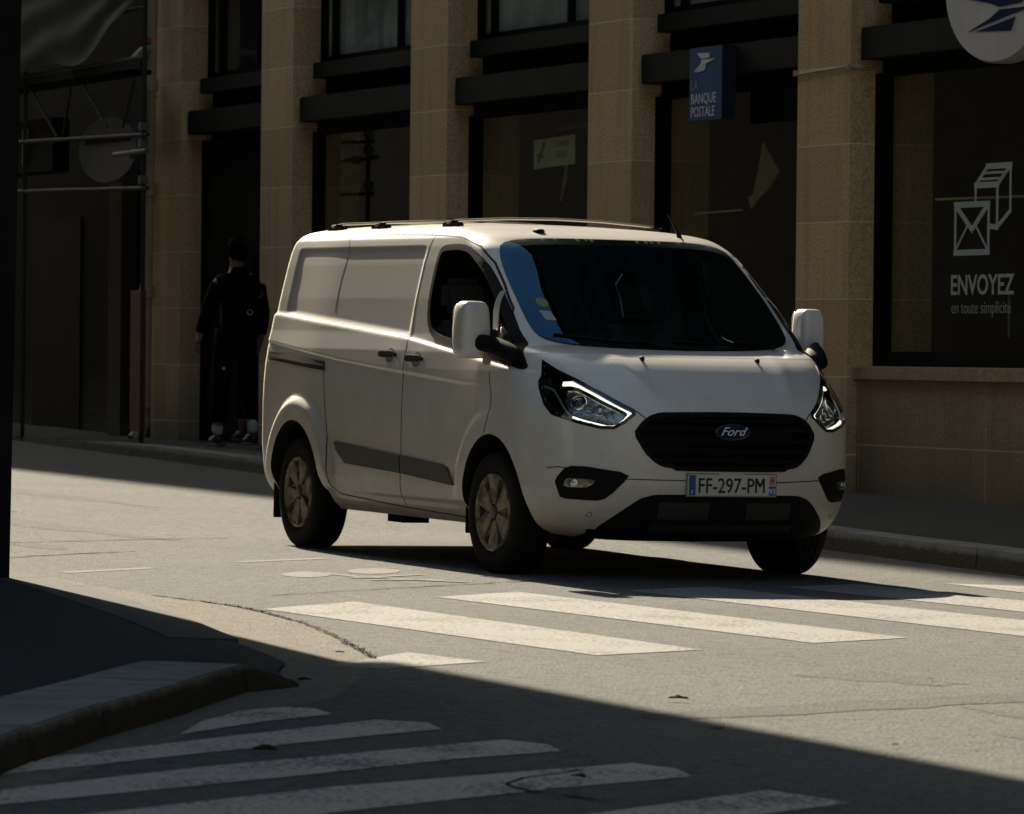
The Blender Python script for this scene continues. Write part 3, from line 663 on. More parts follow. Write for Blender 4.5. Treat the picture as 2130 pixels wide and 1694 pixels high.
def OP(P): return [(x-2.80, z-3.24) for x, z in P]
prism("emblem", OP([(2.36,3.735),(2.5,3.98),(3.28,3.99),(3.2,3.66),(2.86,3.645),(2.72,3.68)]), -.206, -.2005, M_navy, ps)
prism("emblem", OP([(2.86,3.625),(3.36,3.625),(3.2,3.60),(3.0,3.575),(2.40,3.488),(2.71,3.565)]), -.206, -.2005, M_navy, ps)
prism("emblem", OP([(2.52,3.482),(3.10,3.56),(3.03,3.462)]), -.206, -.2005, M_navy, ps)
tube("bracket", [(0, -.06, .5), (0, .06, .5)], .03, M_black, ps)

# cable clipped round the right pillar
bm = bmesh.new(); add_tube(bm, [(-.84,.25,3.335),(-.825,-.006,3.330),(-.812,-.018,3.330),(-.35,-.016,3.343),(.10,-.018,3.352),(.137,-.012,3.35),(.145,.10,3.34),(.145,.26,3.345)], .012, 8)
for a in (-.80, .13): add_box(bm, a-.012, a+.012, -.034, .0, 3.318, 3.366)
o = bm_obj("facade_cable", bm, mat("grey_cable", (.34,.29,.22), .7), mw=BM, smooth=True, auto=50); put(o, label="thin cable strapped round the tall pillar right of the van", cat="cable")
bm = bmesh.new(); add_tube(bm, [(-.84,0,0),(-.78,0,.02)], .01, 6); bm.free()

# ================================================================== BUILDINGS LEFT OF THE POST OFFICE
nb_ = empty("scaffolded_building", mw=BM @ Matrix.Translation((-22, 0, 0)), label="building of artificially darkened stone behind scaffolding at the far left", cat="building")
TL = Matrix.Translation((22, 0, 0))
def lb(name, *a, **k):
    o = box(name, *a, **k); o.data.transform(TL); return o
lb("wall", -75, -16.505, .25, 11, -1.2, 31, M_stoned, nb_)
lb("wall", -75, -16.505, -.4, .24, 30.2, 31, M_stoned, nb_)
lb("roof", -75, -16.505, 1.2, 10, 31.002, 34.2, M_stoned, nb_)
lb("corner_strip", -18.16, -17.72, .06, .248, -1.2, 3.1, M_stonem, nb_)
for a in (-20.6, -24.5, -29): 
    lb("doorway", a-.9, a+.9, .235, .249, -.9, 2.6, M_black, nb_)
dp = bmesh.new(); add_tube(dp, [(-16.395,-.10,.42),(-16.37,-.10,1.7),(-16.33,-.10,3.0),(-16.27,-.10,5.2)], .062, 14)
for z, x in ((3.97,-16.30),(2.82,-16.335),(1.70,-16.37)):
    add_tube(dp, [(x,-.10,z-.075),(x,-.10,z-.07),(x,-.10,z+.07),(x,-.10,z+.075)], [.064,.083,.083,.064], 14); add_tube(dp, [(x,-.10,z-.13),(x,-.10,z-.11)], .078, 14)
add_tube(dp, [(-16.395,-.10,.42),(-16.41,-.10,.28),(-16.40,-.16,.14),(-16.38,-.25,.06)], [.070,.075,.075,.072], 14)
o = bm_obj("drainpipe", dp, mat("cream_pipe", (.36,.29,.19), .6, noise=[(5, (.25,.20,.13), .4, .7, .7)]), mw=BM, smooth=True, auto=50); put(o, label="cream drainpipe with socket collars at the left edge of the post office", cat="drainpipe")
M_steel = mat("galvanised_tube", (.028,.030,.029), .7, spec=.2); M_clamp = mat("pale_clamp", (.10,.10,.098), .7)
sc_ = empty("scaffold", mw=BM @ Matrix.Translation((-16, -1.0, 0)), label="steel tube scaffold with clamps against the dark left hand building", cat="scaffold")
def sct(name, pts, r, m): 
    o = tube(name, pts, r, m, sc_); return o
for x, z0_, z1_ in ((2.07,-.1,5.2),(-.26,3.95,5.3),(-2.0,-.1,5.2),(-4.4,-.1,5.2)): sct("standard", [(x,0,z0_),(x,0,z1_)], .026, M_steel)
for z, x0_, x1_ in ((4.03,-6,2.1),(3.40,-6,2.2),(2.84,-6,2.2),(4.55,-6,2.1)): sct("ledger", [(x0_,0,z+.06),(x1_,0,z-.09 if z<4 else z+.1)], .024, M_steel)
for a, b in (((-.42,3.96),(-.69,3.42)),((-.03,3.94),(.82,3.44)),((1.68,3.9),(1.33,3.42)),((-1.9,4.0),(-.9,3.4))): sct("brace", [(a[0],.02,a[1]),(b[0],.02,b[1])], .017, M_steel)
for x, z in ((2.07,3.40),(2.07,3.22),(2.07,2.84),(1.7,3.12),(-.26,4.5)): 
    o = box("coupler", x-.04, x+.04, -.05, .04, z-.045, z+.045, M_clamp, sc_, bevel=.008)
sct("clamp_bar", [(1.2,-.03,3.13),(2.25,-.03,3.14)], .028, M_clamp)
bm = bmesh.new(); add_box(bm, -6, .15, .05, .75, 4.06, 4.11); add_box(bm, -6, 2.0, -.02, .03, 4.02, 4.14); bm_obj("deck", bm, M_black, sc_)
box("foot_guard", 1.92, 2.24, -.08, -.02, .20, 1.68, mat("dull_red_guard", (.085,.018,.012), .7), sc_)
# sagging debris net
M_net = mat("grey_debris_net", (.022,.026,.024), .9, noise=[(3, (.045,.040,.030), .45, .7, .8)])
vs = []; fs = []; nx_, nz_ = 26, 16
for i in range(nx_):
    for j in range(nz_):
        x = -6+8.0*i/(nx_-1); zt = 5.3; zb = 4.17+.04*math.sin(i*.9)+(.55*max(0, (i-19)/6)**1.5); z = zb+(zt-zb)*j/(nz_-1)
        vs.append((x, -.10+.018*math.sin(i*1.3+j*.7)+.02*math.sin(i*.5-j*1.1), z))
for i in range(nx_-1):
    for j in range(nz_-1): fs.append((i*nz_+j, (i+1)*nz_+j, (i+1)*nz_+j+1, i*nz_+j+1))
o = mesh_obj("debris_net", vs, fs, M_net, smooth=True, mw=BM @ Matrix.Translation((-16, -1.0, 0))); put(o, label="sagging grey debris net hung along the top of the scaffold", cat="netting")
# strap from the scaffold to the pipe with a red end
bm = bmesh.new(); add_tube(bm, [(0,0,0),(-.6,.3,.10),(-1.0,.55,.25),(-1.62,.86,.34)], [.015,.05,.045,.04], 6)
o = bm_obj("hazard_tape", bm, mat("pale_tape", (.30,.28,.24), .7), mw=BM @ Matrix.Translation((-14.65, -1.0, 4.04))); put(o, label="pale strip of barrier tape stretched from the scaffold to the drainpipe", cat="tape")
o = tube("hazard_tape_end", [(-.06,0,-.05),(.06,0,.05)], .05, mat("red_tape", (.28,.03,.012), .7), mw=BM @ Matrix.Translation((-16.27,-.17,4.42)), n=6); put(o, label="red end of barrier tape knotted round the drainpipe", cat="tape")
# dim shop signs hanging on the left building
hs = empty("hanging_disc_sign", mw=BM @ Matrix.Translation((-16.3, -.55, 2.85)), label="dim round hanging shop sign behind the scaffold tubes", cat="sign")
bm = bmesh.new(); n = 40
A_ = [bm.verts.new((.98*math.cos(2*math.pi*k/n), -.05, .40+.36*math.sin(2*math.pi*k/n))) for k in range(n)]; B_ = [bm.verts.new((.98*math.cos(2*math.pi*k/n), .05, .40+.36*math.sin(2*math.pi*k/n))) for k in range(n)]
bm.faces.new(A_); bm.faces.new(B_[::-1])
for k in range(n): bm.faces.new((A_[k-1], A_[k], B_[k], B_[k-1]))
bm_obj("disc", bm, mat("dim_blue_grey", (.055,.06,.08), .6), hs)
box("bar", -.7, .75, -.075, -.052, .47, .54, M_black, hs)
bx = empty("projecting_sign", mw=BM @ Matrix.Translation((-18.75, -.6, 3.05)), label="dark boxy projecting sign with two pale strokes at the far left", cat="sign")
box("sign_box", -.9, .85, -.1, .1, 0, .62, M_black, bx, bevel=.02)
M_dimw = mat("dim_lettering", (.20,.20,.19), .7)
prism("stroke", [(-.25,.12),(-.10,.10),(-.02,.52),(-.25,.52)], -.115, -.104, M_dimw, bx)
prism("stroke", [(-.62,.20),(-.55,.20),(-.38,.45),(-.42,.50)], -.115, -.104, M_dimw, bx)

# near corner building, just outside the left edge of the picture ----
cb_ = empty("corner_building", (0, 0, 0), label="black shaded street corner building cut by the left edge of the photo", cat="building")
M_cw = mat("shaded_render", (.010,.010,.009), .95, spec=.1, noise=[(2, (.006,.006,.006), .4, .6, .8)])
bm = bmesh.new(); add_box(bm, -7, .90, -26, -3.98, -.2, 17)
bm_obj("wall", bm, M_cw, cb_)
bm = bmesh.new(); add_box(bm, -6.8, .7, -3.975, -3.17, 8.35, 8.6); 
for k in range(34): add_box(bm, -5.45+k*.19, -5.42+k*.19, -3.24, -3.21, 8.6, 8.66)
bm_obj("shadow_balcony", bm, M_cw, cb_)  # unseen slab, added and sized to cast the near shadow edge

# opposite side of the street, behind the viewer: keeps the street as enclosed as it is
ob2 = empty("opposite_building", (30, -24, 0), label="plain tall street house standing behind the viewer, outside the picture", cat="building")
o = box("wall", -22, 45, -12, 0, -.2, 15, mat("grey_render", (.16,.15,.13), .9), ob2)
o = box("cornice", -22, 45, -12.0, .5, 15.01, 15.6, bpy.data.materials["grey_render"], ob2)

rb_ = empty("rendered_house", (-30, -4.2, 0), label="darkened rendered house down the street on the near side, outside the picture", cat="building")
o = box("wall", -95, 22.98, -22, 0.0, -.2, 17, mat("darkened_render", (.022,.021,.018), .95, spec=.1), rb_)  # unseen wall, colour darkened to keep the shop window reflections dark

eb_ = empty("sky_block_house", (36, -6, 0), label="unseen tall house added behind the viewer to block sky light", cat="building")
o = box("wall", 0, 10, -14, 10, -.2, 24, mat("brown_render", (.09,.08,.065), .95, spec=.1), eb_)  # added out of view to cut sky light on the foreground
# ================================================================== VAN
def _van_paint():
    m = mat("white_van_paint", (.65,.63,.60), .32, spec=.5, coat=.45, coat_rough=.08)
    t = m.node_tree; b = t.nodes["Principled BSDF"]
    tc = t.nodes.new("ShaderNodeTexCoord"); sp = t.nodes.new("ShaderNodeSeparateXYZ"); t.links.new(tc.outputs["Object"], sp.inputs[0])
    n = t.nodes.new("ShaderNodeTexNoise"); n.inputs["Scale"].default_value = 3.2; n.inputs["Detail"].default_value = 7; n.inputs["Roughness"].default_value = .62
    t.links.new(tc.outputs["Object"], n.inputs["Vector"])
    # road dirt: heavier low down, with a ragged edge
    ad = t.nodes.new("ShaderNodeMath"); ad.operation = 'MULTIPLY_ADD'; ad.inputs[1].default_value = -.9; t.links.new(n.outputs[0], ad.inputs[0]); t.links.new(sp.outputs[2], ad.inputs[2])
    mr = t.nodes.new("ShaderNodeMapRange"); mr.inputs[1].default_value = .55; mr.inputs[2].default_value = -.25; mr.inputs[4].default_value = .62; t.links.new(ad.outputs[0], mr.inputs[0])
    mx = t.nodes.new("ShaderNodeMix"); mx.data_type = 'RGBA'; mx.inputs[6].default_value = (.65,.63,.60,1); mx.inputs[7].default_value = (.29,.235,.165,1)
    t.links.new(mr.outputs[0], mx.inputs[0])
    f = t.nodes.new("ShaderNodeTexNoise"); f.inputs["Scale"].default_value = 120; f.inputs["Detail"].default_value = 3
    t.links.new(tc.outputs["Object"], f.inputs["Vector"])
    g = t.nodes.new("ShaderNodeMapRange"); g.inputs[1].default_value = .35; g.inputs[2].default_value = .65; g.inputs[3].default_value = .92; g.inputs[4].default_value = 1.05; t.links.new(f.outputs[0], g.inputs[0])
    m2 = t.nodes.new("ShaderNodeMix"); m2.data_type = 'RGBA'; m2.blend_type = 'MULTIPLY'; m2.inputs[0].default_value = 1
    t.links.new(mx.outputs[2], m2.inputs[6]); t.links.new(g.outputs[0], m2.inputs[7]); t.links.new(m2.outputs[2], b.inputs["Base Color"])
    rr = t.nodes.new("ShaderNodeMapRange"); rr.inputs[3].default_value = .28; rr.inputs[4].default_value = .62; t.links.new(mr.outputs[0], rr.inputs[0]); t.links.new(rr.outputs[0], b.inputs["Roughness"])
    return m
M_paint = _van_paint()
M_plas = mat("black_trim_plastic", (.006,.006,.006), .7, spec=.12)
M_plasg = mat("grey_trim_plastic", (.045,.044,.038), .55, noise=[(20, (.065,.062,.052), .4, .7, .6)])
M_gloss = mat("gloss_black", (.006,.006,.007), .12, coat=.5)
M_seam = mat("panel_gap", (.018,.016,.014), .8)
M_rubber = mat("tyre_rubber", (.008,.008,.0075), .85, spec=.2, noise=[(14, (.018,.017,.014), .45, .75, .6)])
M_cover = mat("dirty_wheel_cover", (.34,.28,.20), .55, metal=.3, noise=[(11, (.07,.055,.035), .42, .60, .9)])
M_chrome = mat("chrome", (.72,.72,.70), .12, metal=1)
M_refl = mat("reflector", (.42,.41,.37), .22, metal=.9, noise=[(38, (.10,.10,.09), .42, .6, .85)])
M_led = mat("daylight_strip", (.9,.9,.85), .4, emit=(1.0,.97,.86), es=.5)
M_lens = glass_mat("lamp_lens", (.86,.87,.86), ior=1.45)
M_ball = mat("projector_glass", (.02,.022,.03), .04, coat=1)
M_cabin = mat("cabin_trim", (.010,.010,.009), .9, spec=.1)
M_seat = mat("seat_cloth", (.040,.042,.042), .9)
van = empty("delivery_van", (0, 0, 0), label="white delivery van with dark windscreen driving toward the zebra crossing", cat="van")

# ---- body surface: horizontal outlines stacked by height
def _t(z, t): a = np.array(t); return np.interp(z, a[:,0], a[:,1])
def smooth_t(z, t, w=.02): return sum(_t(z+o*w, t) for o in (-1,-.5,0,.5,1))/5
S_T=[(.18,.84),(.24,.885),(.28,.905),(.34,.925),(.45,.944),(.6,.952),(.85,.956),(1.0,.952),(1.1,.945),(1.2,.93),(1.3,.905),(1.5,.870),(1.7,.828),(1.8,.803),(1.845,.787),(1.875,.763),(1.90,.722),(1.92,.645),(1.94,.49),(1.95,.36),(1.957,.2),(1.96,.0)]
XF_T=[(.18,.70),(.22,.86),(.26,.93),(.32,.975),(.40,1.0),(.52,1.018),(.62,1.022),(.75,1.012),(.86,.995),(.91,.975),(.95,.945),(1.0,.895),(1.05,.835),(1.10,.765),(1.15,.685),(1.18,.625),(1.21,.54),(1.235,.42),(1.25,.315),(1.27,.285),(1.3,.245),(1.5,-.02),(1.7,-.285),(1.8,-.42),(1.85,-.50),(1.872,-.57),(1.886,-.66),(1.90,-.79),(1.92,-1.02),(1.94,-1.35),(1.95,-1.6),(1.957,-1.9),(1.96,-2.2)]
XS_T=[(.18,.2),(.5,.32),(.9,.30),(1.05,.10),(1.2,0),(1.3,-.06),(1.5,-.30),(1.8,-.73),(1.88,-1.0),(1.93,-1.4),(1.96,-2.2)]
XR_T=[(.18,-3.50),(.28,-3.60),(.4,-3.67),(.6,-3.70),(1.2,-3.69),(1.5,-3.675),(1.75,-3.66),(1.82,-3.645),(1.87,-3.61),(1.90,-3.55),(1.93,-3.40),(1.95,-3.05),(1.96,-2.2)]
def ss(a,b,x):
    t=np.clip((x-a)/(b-a),0,1);return t*t*(3-2*t)
WX=(0.0,-2.933); ARC=((.02,.335,.425),(-2.915,.335,.43))
def belt(x): return np.interp(x,[-3.5,-1.3,.4],[1.405,1.275,1.105])
def crease(x): return np.interp(x,[-3.6,-2.3,-.4],[1.235,1.135,1.03])
def rel(x,z):
    """outward relief of the flank"""
    b=belt(x); d=np.zeros_like(x)
    d=d+.017*ss(0.012,-.014,z-b)*ss(.75,.25,x)                 # shoulder ledge
    c=crease(x); d=d-.009*ss(.008,-.012,z-c)*ss(.1,-.5,x)
    # recessed load panel
    m=ss(-3.40,-3.355,x)*ss(-1.335,-1.365,x)*ss(0.010,.03,z-b)*ss(1.805,1.775,z)
    d=d-.010*m
    for (cx,cz,R),am,wd in ((ARC[0],.012,.16),(ARC[1],.042,.17)):
        r=np.hypot(x-cx,z-cz)
        d=d+am*ss(R+wd,R+wd*.55,r)*ss(.28,.5,z)
    d=d-.012*ss(.375,.33,z)*ss(-3.4,-2.4,x)*ss(0.3,-.3,x)
    return d
NF,NS,NR=96,200,30
def outline(z):
    S=smooth_t(z,S_T,.004);xf=smooth_t(z,XF_T,.022 if .93<z<1.20 else .005);xs=smooth_t(z,XS_T);xr=smooth_t(z,XR_T,.01)
    th=np.linspace(0,1,NF)**1.0*np.pi/2
    w=S*np.sin(th)**.8; x1=xs+(xf-xs)*np.cos(th)**.9
    rc=min(.16,(xs-xr)*.3); xe=xr+rc
    x2=np.linspace(xs,xe,NS+2)[1:-1]; y2=np.full(NS,S)
    th=np.linspace(0,1,NR)*np.pi/2
    cr=min(.22,S)
    y3=(S-cr)+cr*np.cos(th)**.8 ; x3=xe-rc*np.sin(th)**.8
    yc=np.linspace(S-cr,0,14)[1:]; x4=np.full(13,xr)
    x=np.concatenate([x1,x2,x3,x4]); y=np.concatenate([w,y2,y3,yc])
    # relief acts where the surface faces sideways
    d=rel(x,np.full_like(x,z)); wt=ss(.86,.97,np.divide(y,S) if S>1e-6 else y*0)
    taper=.022*ss(-2.6,-3.6,x)
    y=y+(d-taper)*wt*(1 if S>.3 else 0)
    # twin pressed ridges of the bonnet
    x=x+.020*np.exp(-((np.abs(y)-(.50-.35*(1.24-z)))/.055)**2)*ss(.96,1.06,z)*ss(1.245,1.20,z)*(x>.2)
    return x,y
def zrows():
    a=[]
    a+=list(np.arange(.18,1.10,.0125)); a+=list(np.arange(1.10,1.26,.0055)); a+=list(np.arange(1.262,1.84,.0100))
    a+=list(np.arange(1.842,1.90,.0045)); a+=[1.905,1.91,1.915,1.92,1.925,1.93,1.935,1.94,1.944,1.948,1.951,1.954,1.956,1.958,1.9592,1.96]
    return np.array(a)
def grid():
    R=[];zz=zrows()
    for z in zz:
        x,y=outline(z)
        z0=.25-.04*ss(.3,.7,x); zz_=np.full_like(x,z)
        if z<.40: zz_=z0+(z-.18)/.22*(.40-z0)
        R.append(np.stack([x,y,zz_],-1))
    return np.array(R)   # rows, cols, 3  (y>=0 half)

Gd = grid(); NR_, NC_, _ = Gd.shape
def gridmesh():
    vs = np.concatenate([Gd.reshape(-1,3), (Gd*np.array([1,-1,1])).reshape(-1,3)])
    # weld the centreline: left half reuses right half vertices where y==0
    n = NR_*NC_; idx = np.arange(2*n)
    cen = np.abs(vs[:n,1]) < 1e-6; idx[n:][cen] = idx[:n][cen]
    fs = []
    for h in (0, 1):
        for i in range(NR_-1):
            for j in range(NC_-1):
                q = [h*n+i*NC_+j, h*n+i*NC_+j+1, h*n+(i+1)*NC_+j+1, h*n+(i+1)*NC_+j]
                if not h: q = q[::-1]
                q = [int(idx[k]) for k in q]; q2 = []
                for k in q:
                    if k not in q2: q2.append(k)
                if len(q2) > 2: fs.append(q2)
    return vs, fs
bv, bf = gridmesh()
_me = bpy.data.meshes.new("tmp"); _me.from_pydata([tuple(v) for v in bv], [], bf); _me.update()
_bm = bmesh.new(); _bm.from_mesh(_me); bmesh.ops.recalc_face_normals(_bm, faces=_bm.faces)
_tot = sum((f.calc_center_median()-Vector((-1.3,0,1))).dot(f.normal) for f in list(_bm.faces)[::37])
if _tot < 0: bmesh.ops.reverse_faces(_bm, faces=_bm.faces)
_bm.to_mesh(_me); _bm.free(); _me.update()
VN = [v.normal.copy() for v in _me.vertices]
bf = [list(p.vertices) for p in _me.polygons]
BVH = BVHTree.FromPolygons([v.co for v in _me.vertices], bf)
def hit(s, z, view):
    if view == 'near': o, d = (s, -3, z), (0, 1, 0)
    elif view == 'far': o, d = (s, 3, z), (0, -1, 0)
    elif view == 'front': o, d = (4, s, z), (-1, 0, 0)
    else:
        sg, a = view; ca, sa = math.cos(D2R(a)), math.sin(D2R(a))     # outward normal (ca, sg*sa), lateral axis (sa, -sg*ca)
        o = Vector((sa*s, -sg*ca*s, z))+Vector((ca, sg*sa, 0))*4; d = (-ca, -sg*sa, 0)
    loc, nrm, fi, dist = BVH.ray_cast(Vector(o), Vector(d))
    if loc is None: return None, None
    f = bf[fi]; w = [1/(1e-5+(loc-_me.vertices[k].co).length) for k in f]; n = Vector((0,0,0))
    for k, ww in zip(f, w): n += VN[k]*ww
    n.normalize()
    if n.dot(Vector(d)) > 0: n = -n
    return loc, n
def patch(name, poly, view, off, m, parent=None, cell=.016, hole=None, rim=.006, smooth=True):
    P = resample(poly, cell*.9); H = resample(hole, cell*.9) if hole else []
    pts = list(P)+list(H); n, h = len(P), len(H)
    ed = [(i, (i+1)%n) for i in range(n)] + [(n+i, n+(i+1)%h) for i in range(h)]
    xs_ = [p[0] for p in P]; zs_ = [p[1] for p in P]
    gx = np.arange(min(xs_)+cell/2, max(xs_), cell); gz_ = np.arange(min(zs_)+cell/2, max(zs_), cell)
    Bd = np.array(pts)
    for x in gx:
        for z in gz_:
            if inpoly(x, z, P) and not (hole and inpoly(x, z, H)) and ((Bd-(x, z))**2).sum(1).min() > (cell*.45)**2: pts.append((x, z))
    r = delaunay_2d_cdt([Vector(p) for p in pts], ed, [], 0, 1e-6)
    co = []; nn = []; ok = []
    for v in r[0]:
        L, N_ = hit(v.x, v.y, view)
        if L is None: co.append(Vector((0,0,0))); nn.append(Vector((1,0,0))); ok.append(False)
        else: co.append(L+N_*off); nn.append(N_); ok.append(True)
    fs = []
    for t in r[2]:
        c = sum((r[0][i] for i in t), Vector((0,0)))/len(t)
        if inpoly(c.x, c.y, P) and not (hole and inpoly(c.x, c.y, H)) and all(ok[i] for i in t):
            a, b, d = [co[i] for i in t[:3]]
            if (b-a).cross(d-a).dot(nn[t[0]]) < 0: t = list(t)[::-1]
            fs.append(list(t))
    bm = bmesh.new(); vs = [bm.verts.new(c) for c in co]
    for t in fs:
        try: bm.faces.new([vs[i] for i in t])
        except ValueError: pass
    if rim:
        nl = {v: nn[i] for i, v in enumerate(vs)}
        be = [e for e in bm.edges if len(e.link_faces) == 1]
        for e in be:
            a, b = e.verts; f = e.link_faces[0]
            a2 = bm.verts.new(a.co-nl[a]*rim); b2 = bm.verts.new(b.co-nl[b]*rim)
            q = (b, a, a2, b2)
            lp = [l.vert for l in f.loops]; ia, ib = lp.index(a), lp.index(b)
            if (ia+1)%len(lp) != ib: q = (a, b, b2, a2)
            bm.faces.new(q)
    for v in [v for v in bm.verts if not v.link_faces]: bm.verts.remove(v)
    me = bpy.data.meshes.new(name); bm.to_mesh(me); bm.free(); me.materials.append(m)
    me.polygons.foreach_set("use_smooth", [True]*len(me.polygons))
    try: me.set_sharp_from_angle(angle=D2R(40))
    except Exception: pass
    ob = bpy.data.objects.new(name, me); COL.objects.link(ob)
    if parent: ob.parent = parent
    return ob
def strip(name, pts, w, view, off, m, parent=None, closed=False, step=.03, rim=.003):
    P = resample(pts, step, closed); n = len(P); L, R_ = [], []; NL = []
    for i in range(n):
        a = Vector(P[i-1] if (i or closed) else P[0]); b = Vector(P[(i+1)%n] if (i < n-1 or closed) else P[-1]); d = (b-a).normalized(); q = Vector((-d.y, d.x))*w/2
        l1, n1 = hit(P[i][0]+q.x, P[i][1]+q.y, view); l2, n2 = hit(P[i][0]-q.x, P[i][1]-q.y, view)
        if l1 is None or l2 is None: continue
        L.append((l1, n1)); R_.append((l2, n2))
    n = len(L); vs = []
    for (a, na), (b, nb2) in zip(L, R_): vs += [a+na*(off-rim), a+na*off, b+nb2*off, b+nb2*(off-rim)]
    fs = []
    for i in range(n if closed else n-1):
        j = (i+1)%n
        for k in range(3): fs.append((4*i+k, 4*i+k+1, 4*j+k+1, 4*j+k))
    bm = bmesh.new(); vv = [bm.verts.new(v) for v in vs]
    for f in fs: bm.faces.new([vv[k] for k in f])
    return bm_obj(name, bm, m, parent, smooth=True, auto=40)
def mirY(P): return [(-x, z) for x, z in P]

# ---- regions (side: x,z / front: y,z)
P_fdoor = [(-.862,1.858),(-1.284,1.863),(-1.305,1.80),(-1.322,1.666),(-1.329,1.445),(-1.29,1.223),(-1.287,1.009),(-1.292,.593),(-1.34,.31),(-.50,.285),(-.44,.42),(-.36,.60),(-.22,.74),(-.068,.77),(-.012,.843),(.002,.951),(-.034,1.12),(-.06,1.19),(.02,1.40),(-.1,1.449),(-.275,1.579),(-.448,1.699),(-.628,1.795)]
P_sdoor = [(-1.284,1.863),(-2.101,1.878),(-2.604,1.879),(-2.54,1.787),(-2.58,1.616),(-2.57,1.30),(-2.535,1.10),(-2.471,.818),(-2.398,.555),(-2.372,.392),(-2.32,.345),(-1.34,.31),(-1.292,.593),(-1.287,1.009),(-1.29,1.223),(-1.329,1.445),(-1.322,1.666),(-1.305,1.80)]
hoodR = [(.476,.872),(.505,.900),(.60,.965),(.70,1.045),(.80,1.13),(.829,1.172),(.79,1.21),(.745,1.245),(.72,1.262)]
P_hood = [(-y, z) for y, z in hoodR] + [(0,1.243)] + hoodR[::-1] + [(.40,.905),(0,.915),(-.40,.905)]
P_hood = [(-.476,.872)]+[(-y, z) for y, z in hoodR[1:]] + [(0,1.246)] + hoodR[::-1][:-1] + [(.476,.872),(.40,.908),(0,.918),(-.40,.908)]
wsR = [(0,1.845),(.386,1.844),(.584,1.834),(.69,1.808),(.725,1.75),(.748,1.66),(.765,1.52),(.772,1.40),(.768,1.33),(.745,1.29),(.69,1.268),(.60,1.252),(.40,1.242),(.21,1.237),(0,1.236)]
P_ws = wsR + [(-y, z) for y, z in wsR[1:-1]][::-1]
P_ws = chaikin(P_ws, 1)
P_open = chaikin([(-.111,1.453),(-.294,1.583),(-.481,1.701),(-.668,1.783),(-.80,1.806),(-.96,1.808),(-1.10,1.80),(-1.138,1.76),(-1.145,1.666),(-1.140,1.504),(-1.10,1.37),(-1.01,1.29),(-.90,1.262),(-.67,1.236),(-.28,1.190),(.104,1.146),(.27,1.116),(.305,1.118),(.31,1.140),(.094,1.293)], 1)
def cutx(P, f):      # keep the part of P where f(x,z) > 0
    o = []
    for i in range(len(P)):
        a, b = P[i-1], P[i]; fa, fb = f(*a), f(*b)
        if (fa > 0) != (fb > 0): t = fa/(fa-fb); o.append((a[0]+(b[0]-a[0])*t, a[1]+(b[1]-a[1])*t))
        if fb > 0: o.append(b)
    return o
DIV = lambda x, z: x-(-.17+(1.49-z)*.42)
P_win = cutx(P_open, lambda x, z: -DIV(x, z)-.001); P_quart = cutx(P_open, lambda x, z: DIV(x, z)-.001)
P_grille = chaikin([(.542,.793),(.50,.855),(.455,.888),(.41,.903),(.36,.908),(0,.914),(-.36,.908),(-.41,.903),(-.455,.888),(-.50,.855),(-.542,.793),(-.487,.690),(-.435,.640),(-.395,.618),(-.343,.612),(-.318,.597),(.318,.597),(.343,.612),(.395,.618),(.435,.640),(.487,.690)], 1, .18)
P_low = chaikin([(0,.472),(.30,.472),(.43,.470),(.50,.448),(.56,.40),(.62,.345),(.665,.295),(.67,.268),(.45,.264),(0,.262),(-.45,.264),(-.67,.268),(-.665,.295),(-.62,.345),(-.56,.40),(-.50,.448),(-.43,.470),(-.30,.472)], 1, .15)
F_fog = [(.654,-.87,.526),(.668,-.862,.556),(.705,-.838,.598),(.735,-.815,.612),(.80,-.757,.612),(.905,-.60,.588),(.926,-.564,.568),(.915,-.583,.535),(.880,-.632,.475),(.850,-.670,.440),(.825,-.70,.431),(.695,-.826,.436),(.670,-.845,.445)]
F_hl = [(.357,-.829,1.172),(.48,-.79,1.12),(.602,-.729,1.072),(.739,-.652,1.009),(.857,-.566,.943),(.895,-.525,.918),(.908,-.520,.892),(.90,-.58,.845),(.877,-.632,.813),(.839,-.692,.812),(.753,-.789,.838),(.619,-.883,.88),(.555,-.902,.93),(.465,-.898,1.022),(.437,-.887,1.059),(.434,-.868,1.085)]
HA = 52
def ob_(P): return [(math.sin(D2R(HA))*x + math.cos(D2R(HA))*y, z) for x, y, z in P]    # near side: y negative
P_hl = ob_(F_hl); P_fog = ob_(F_fog)
holes_front = [inset(P_ws, .022), inset(P_grille, .014), inset(P_low, .014)]
holes_side = [inset(P_open, .012)]
holes_obl = [inset(P_hl, .014), inset(P_fog, .012)]

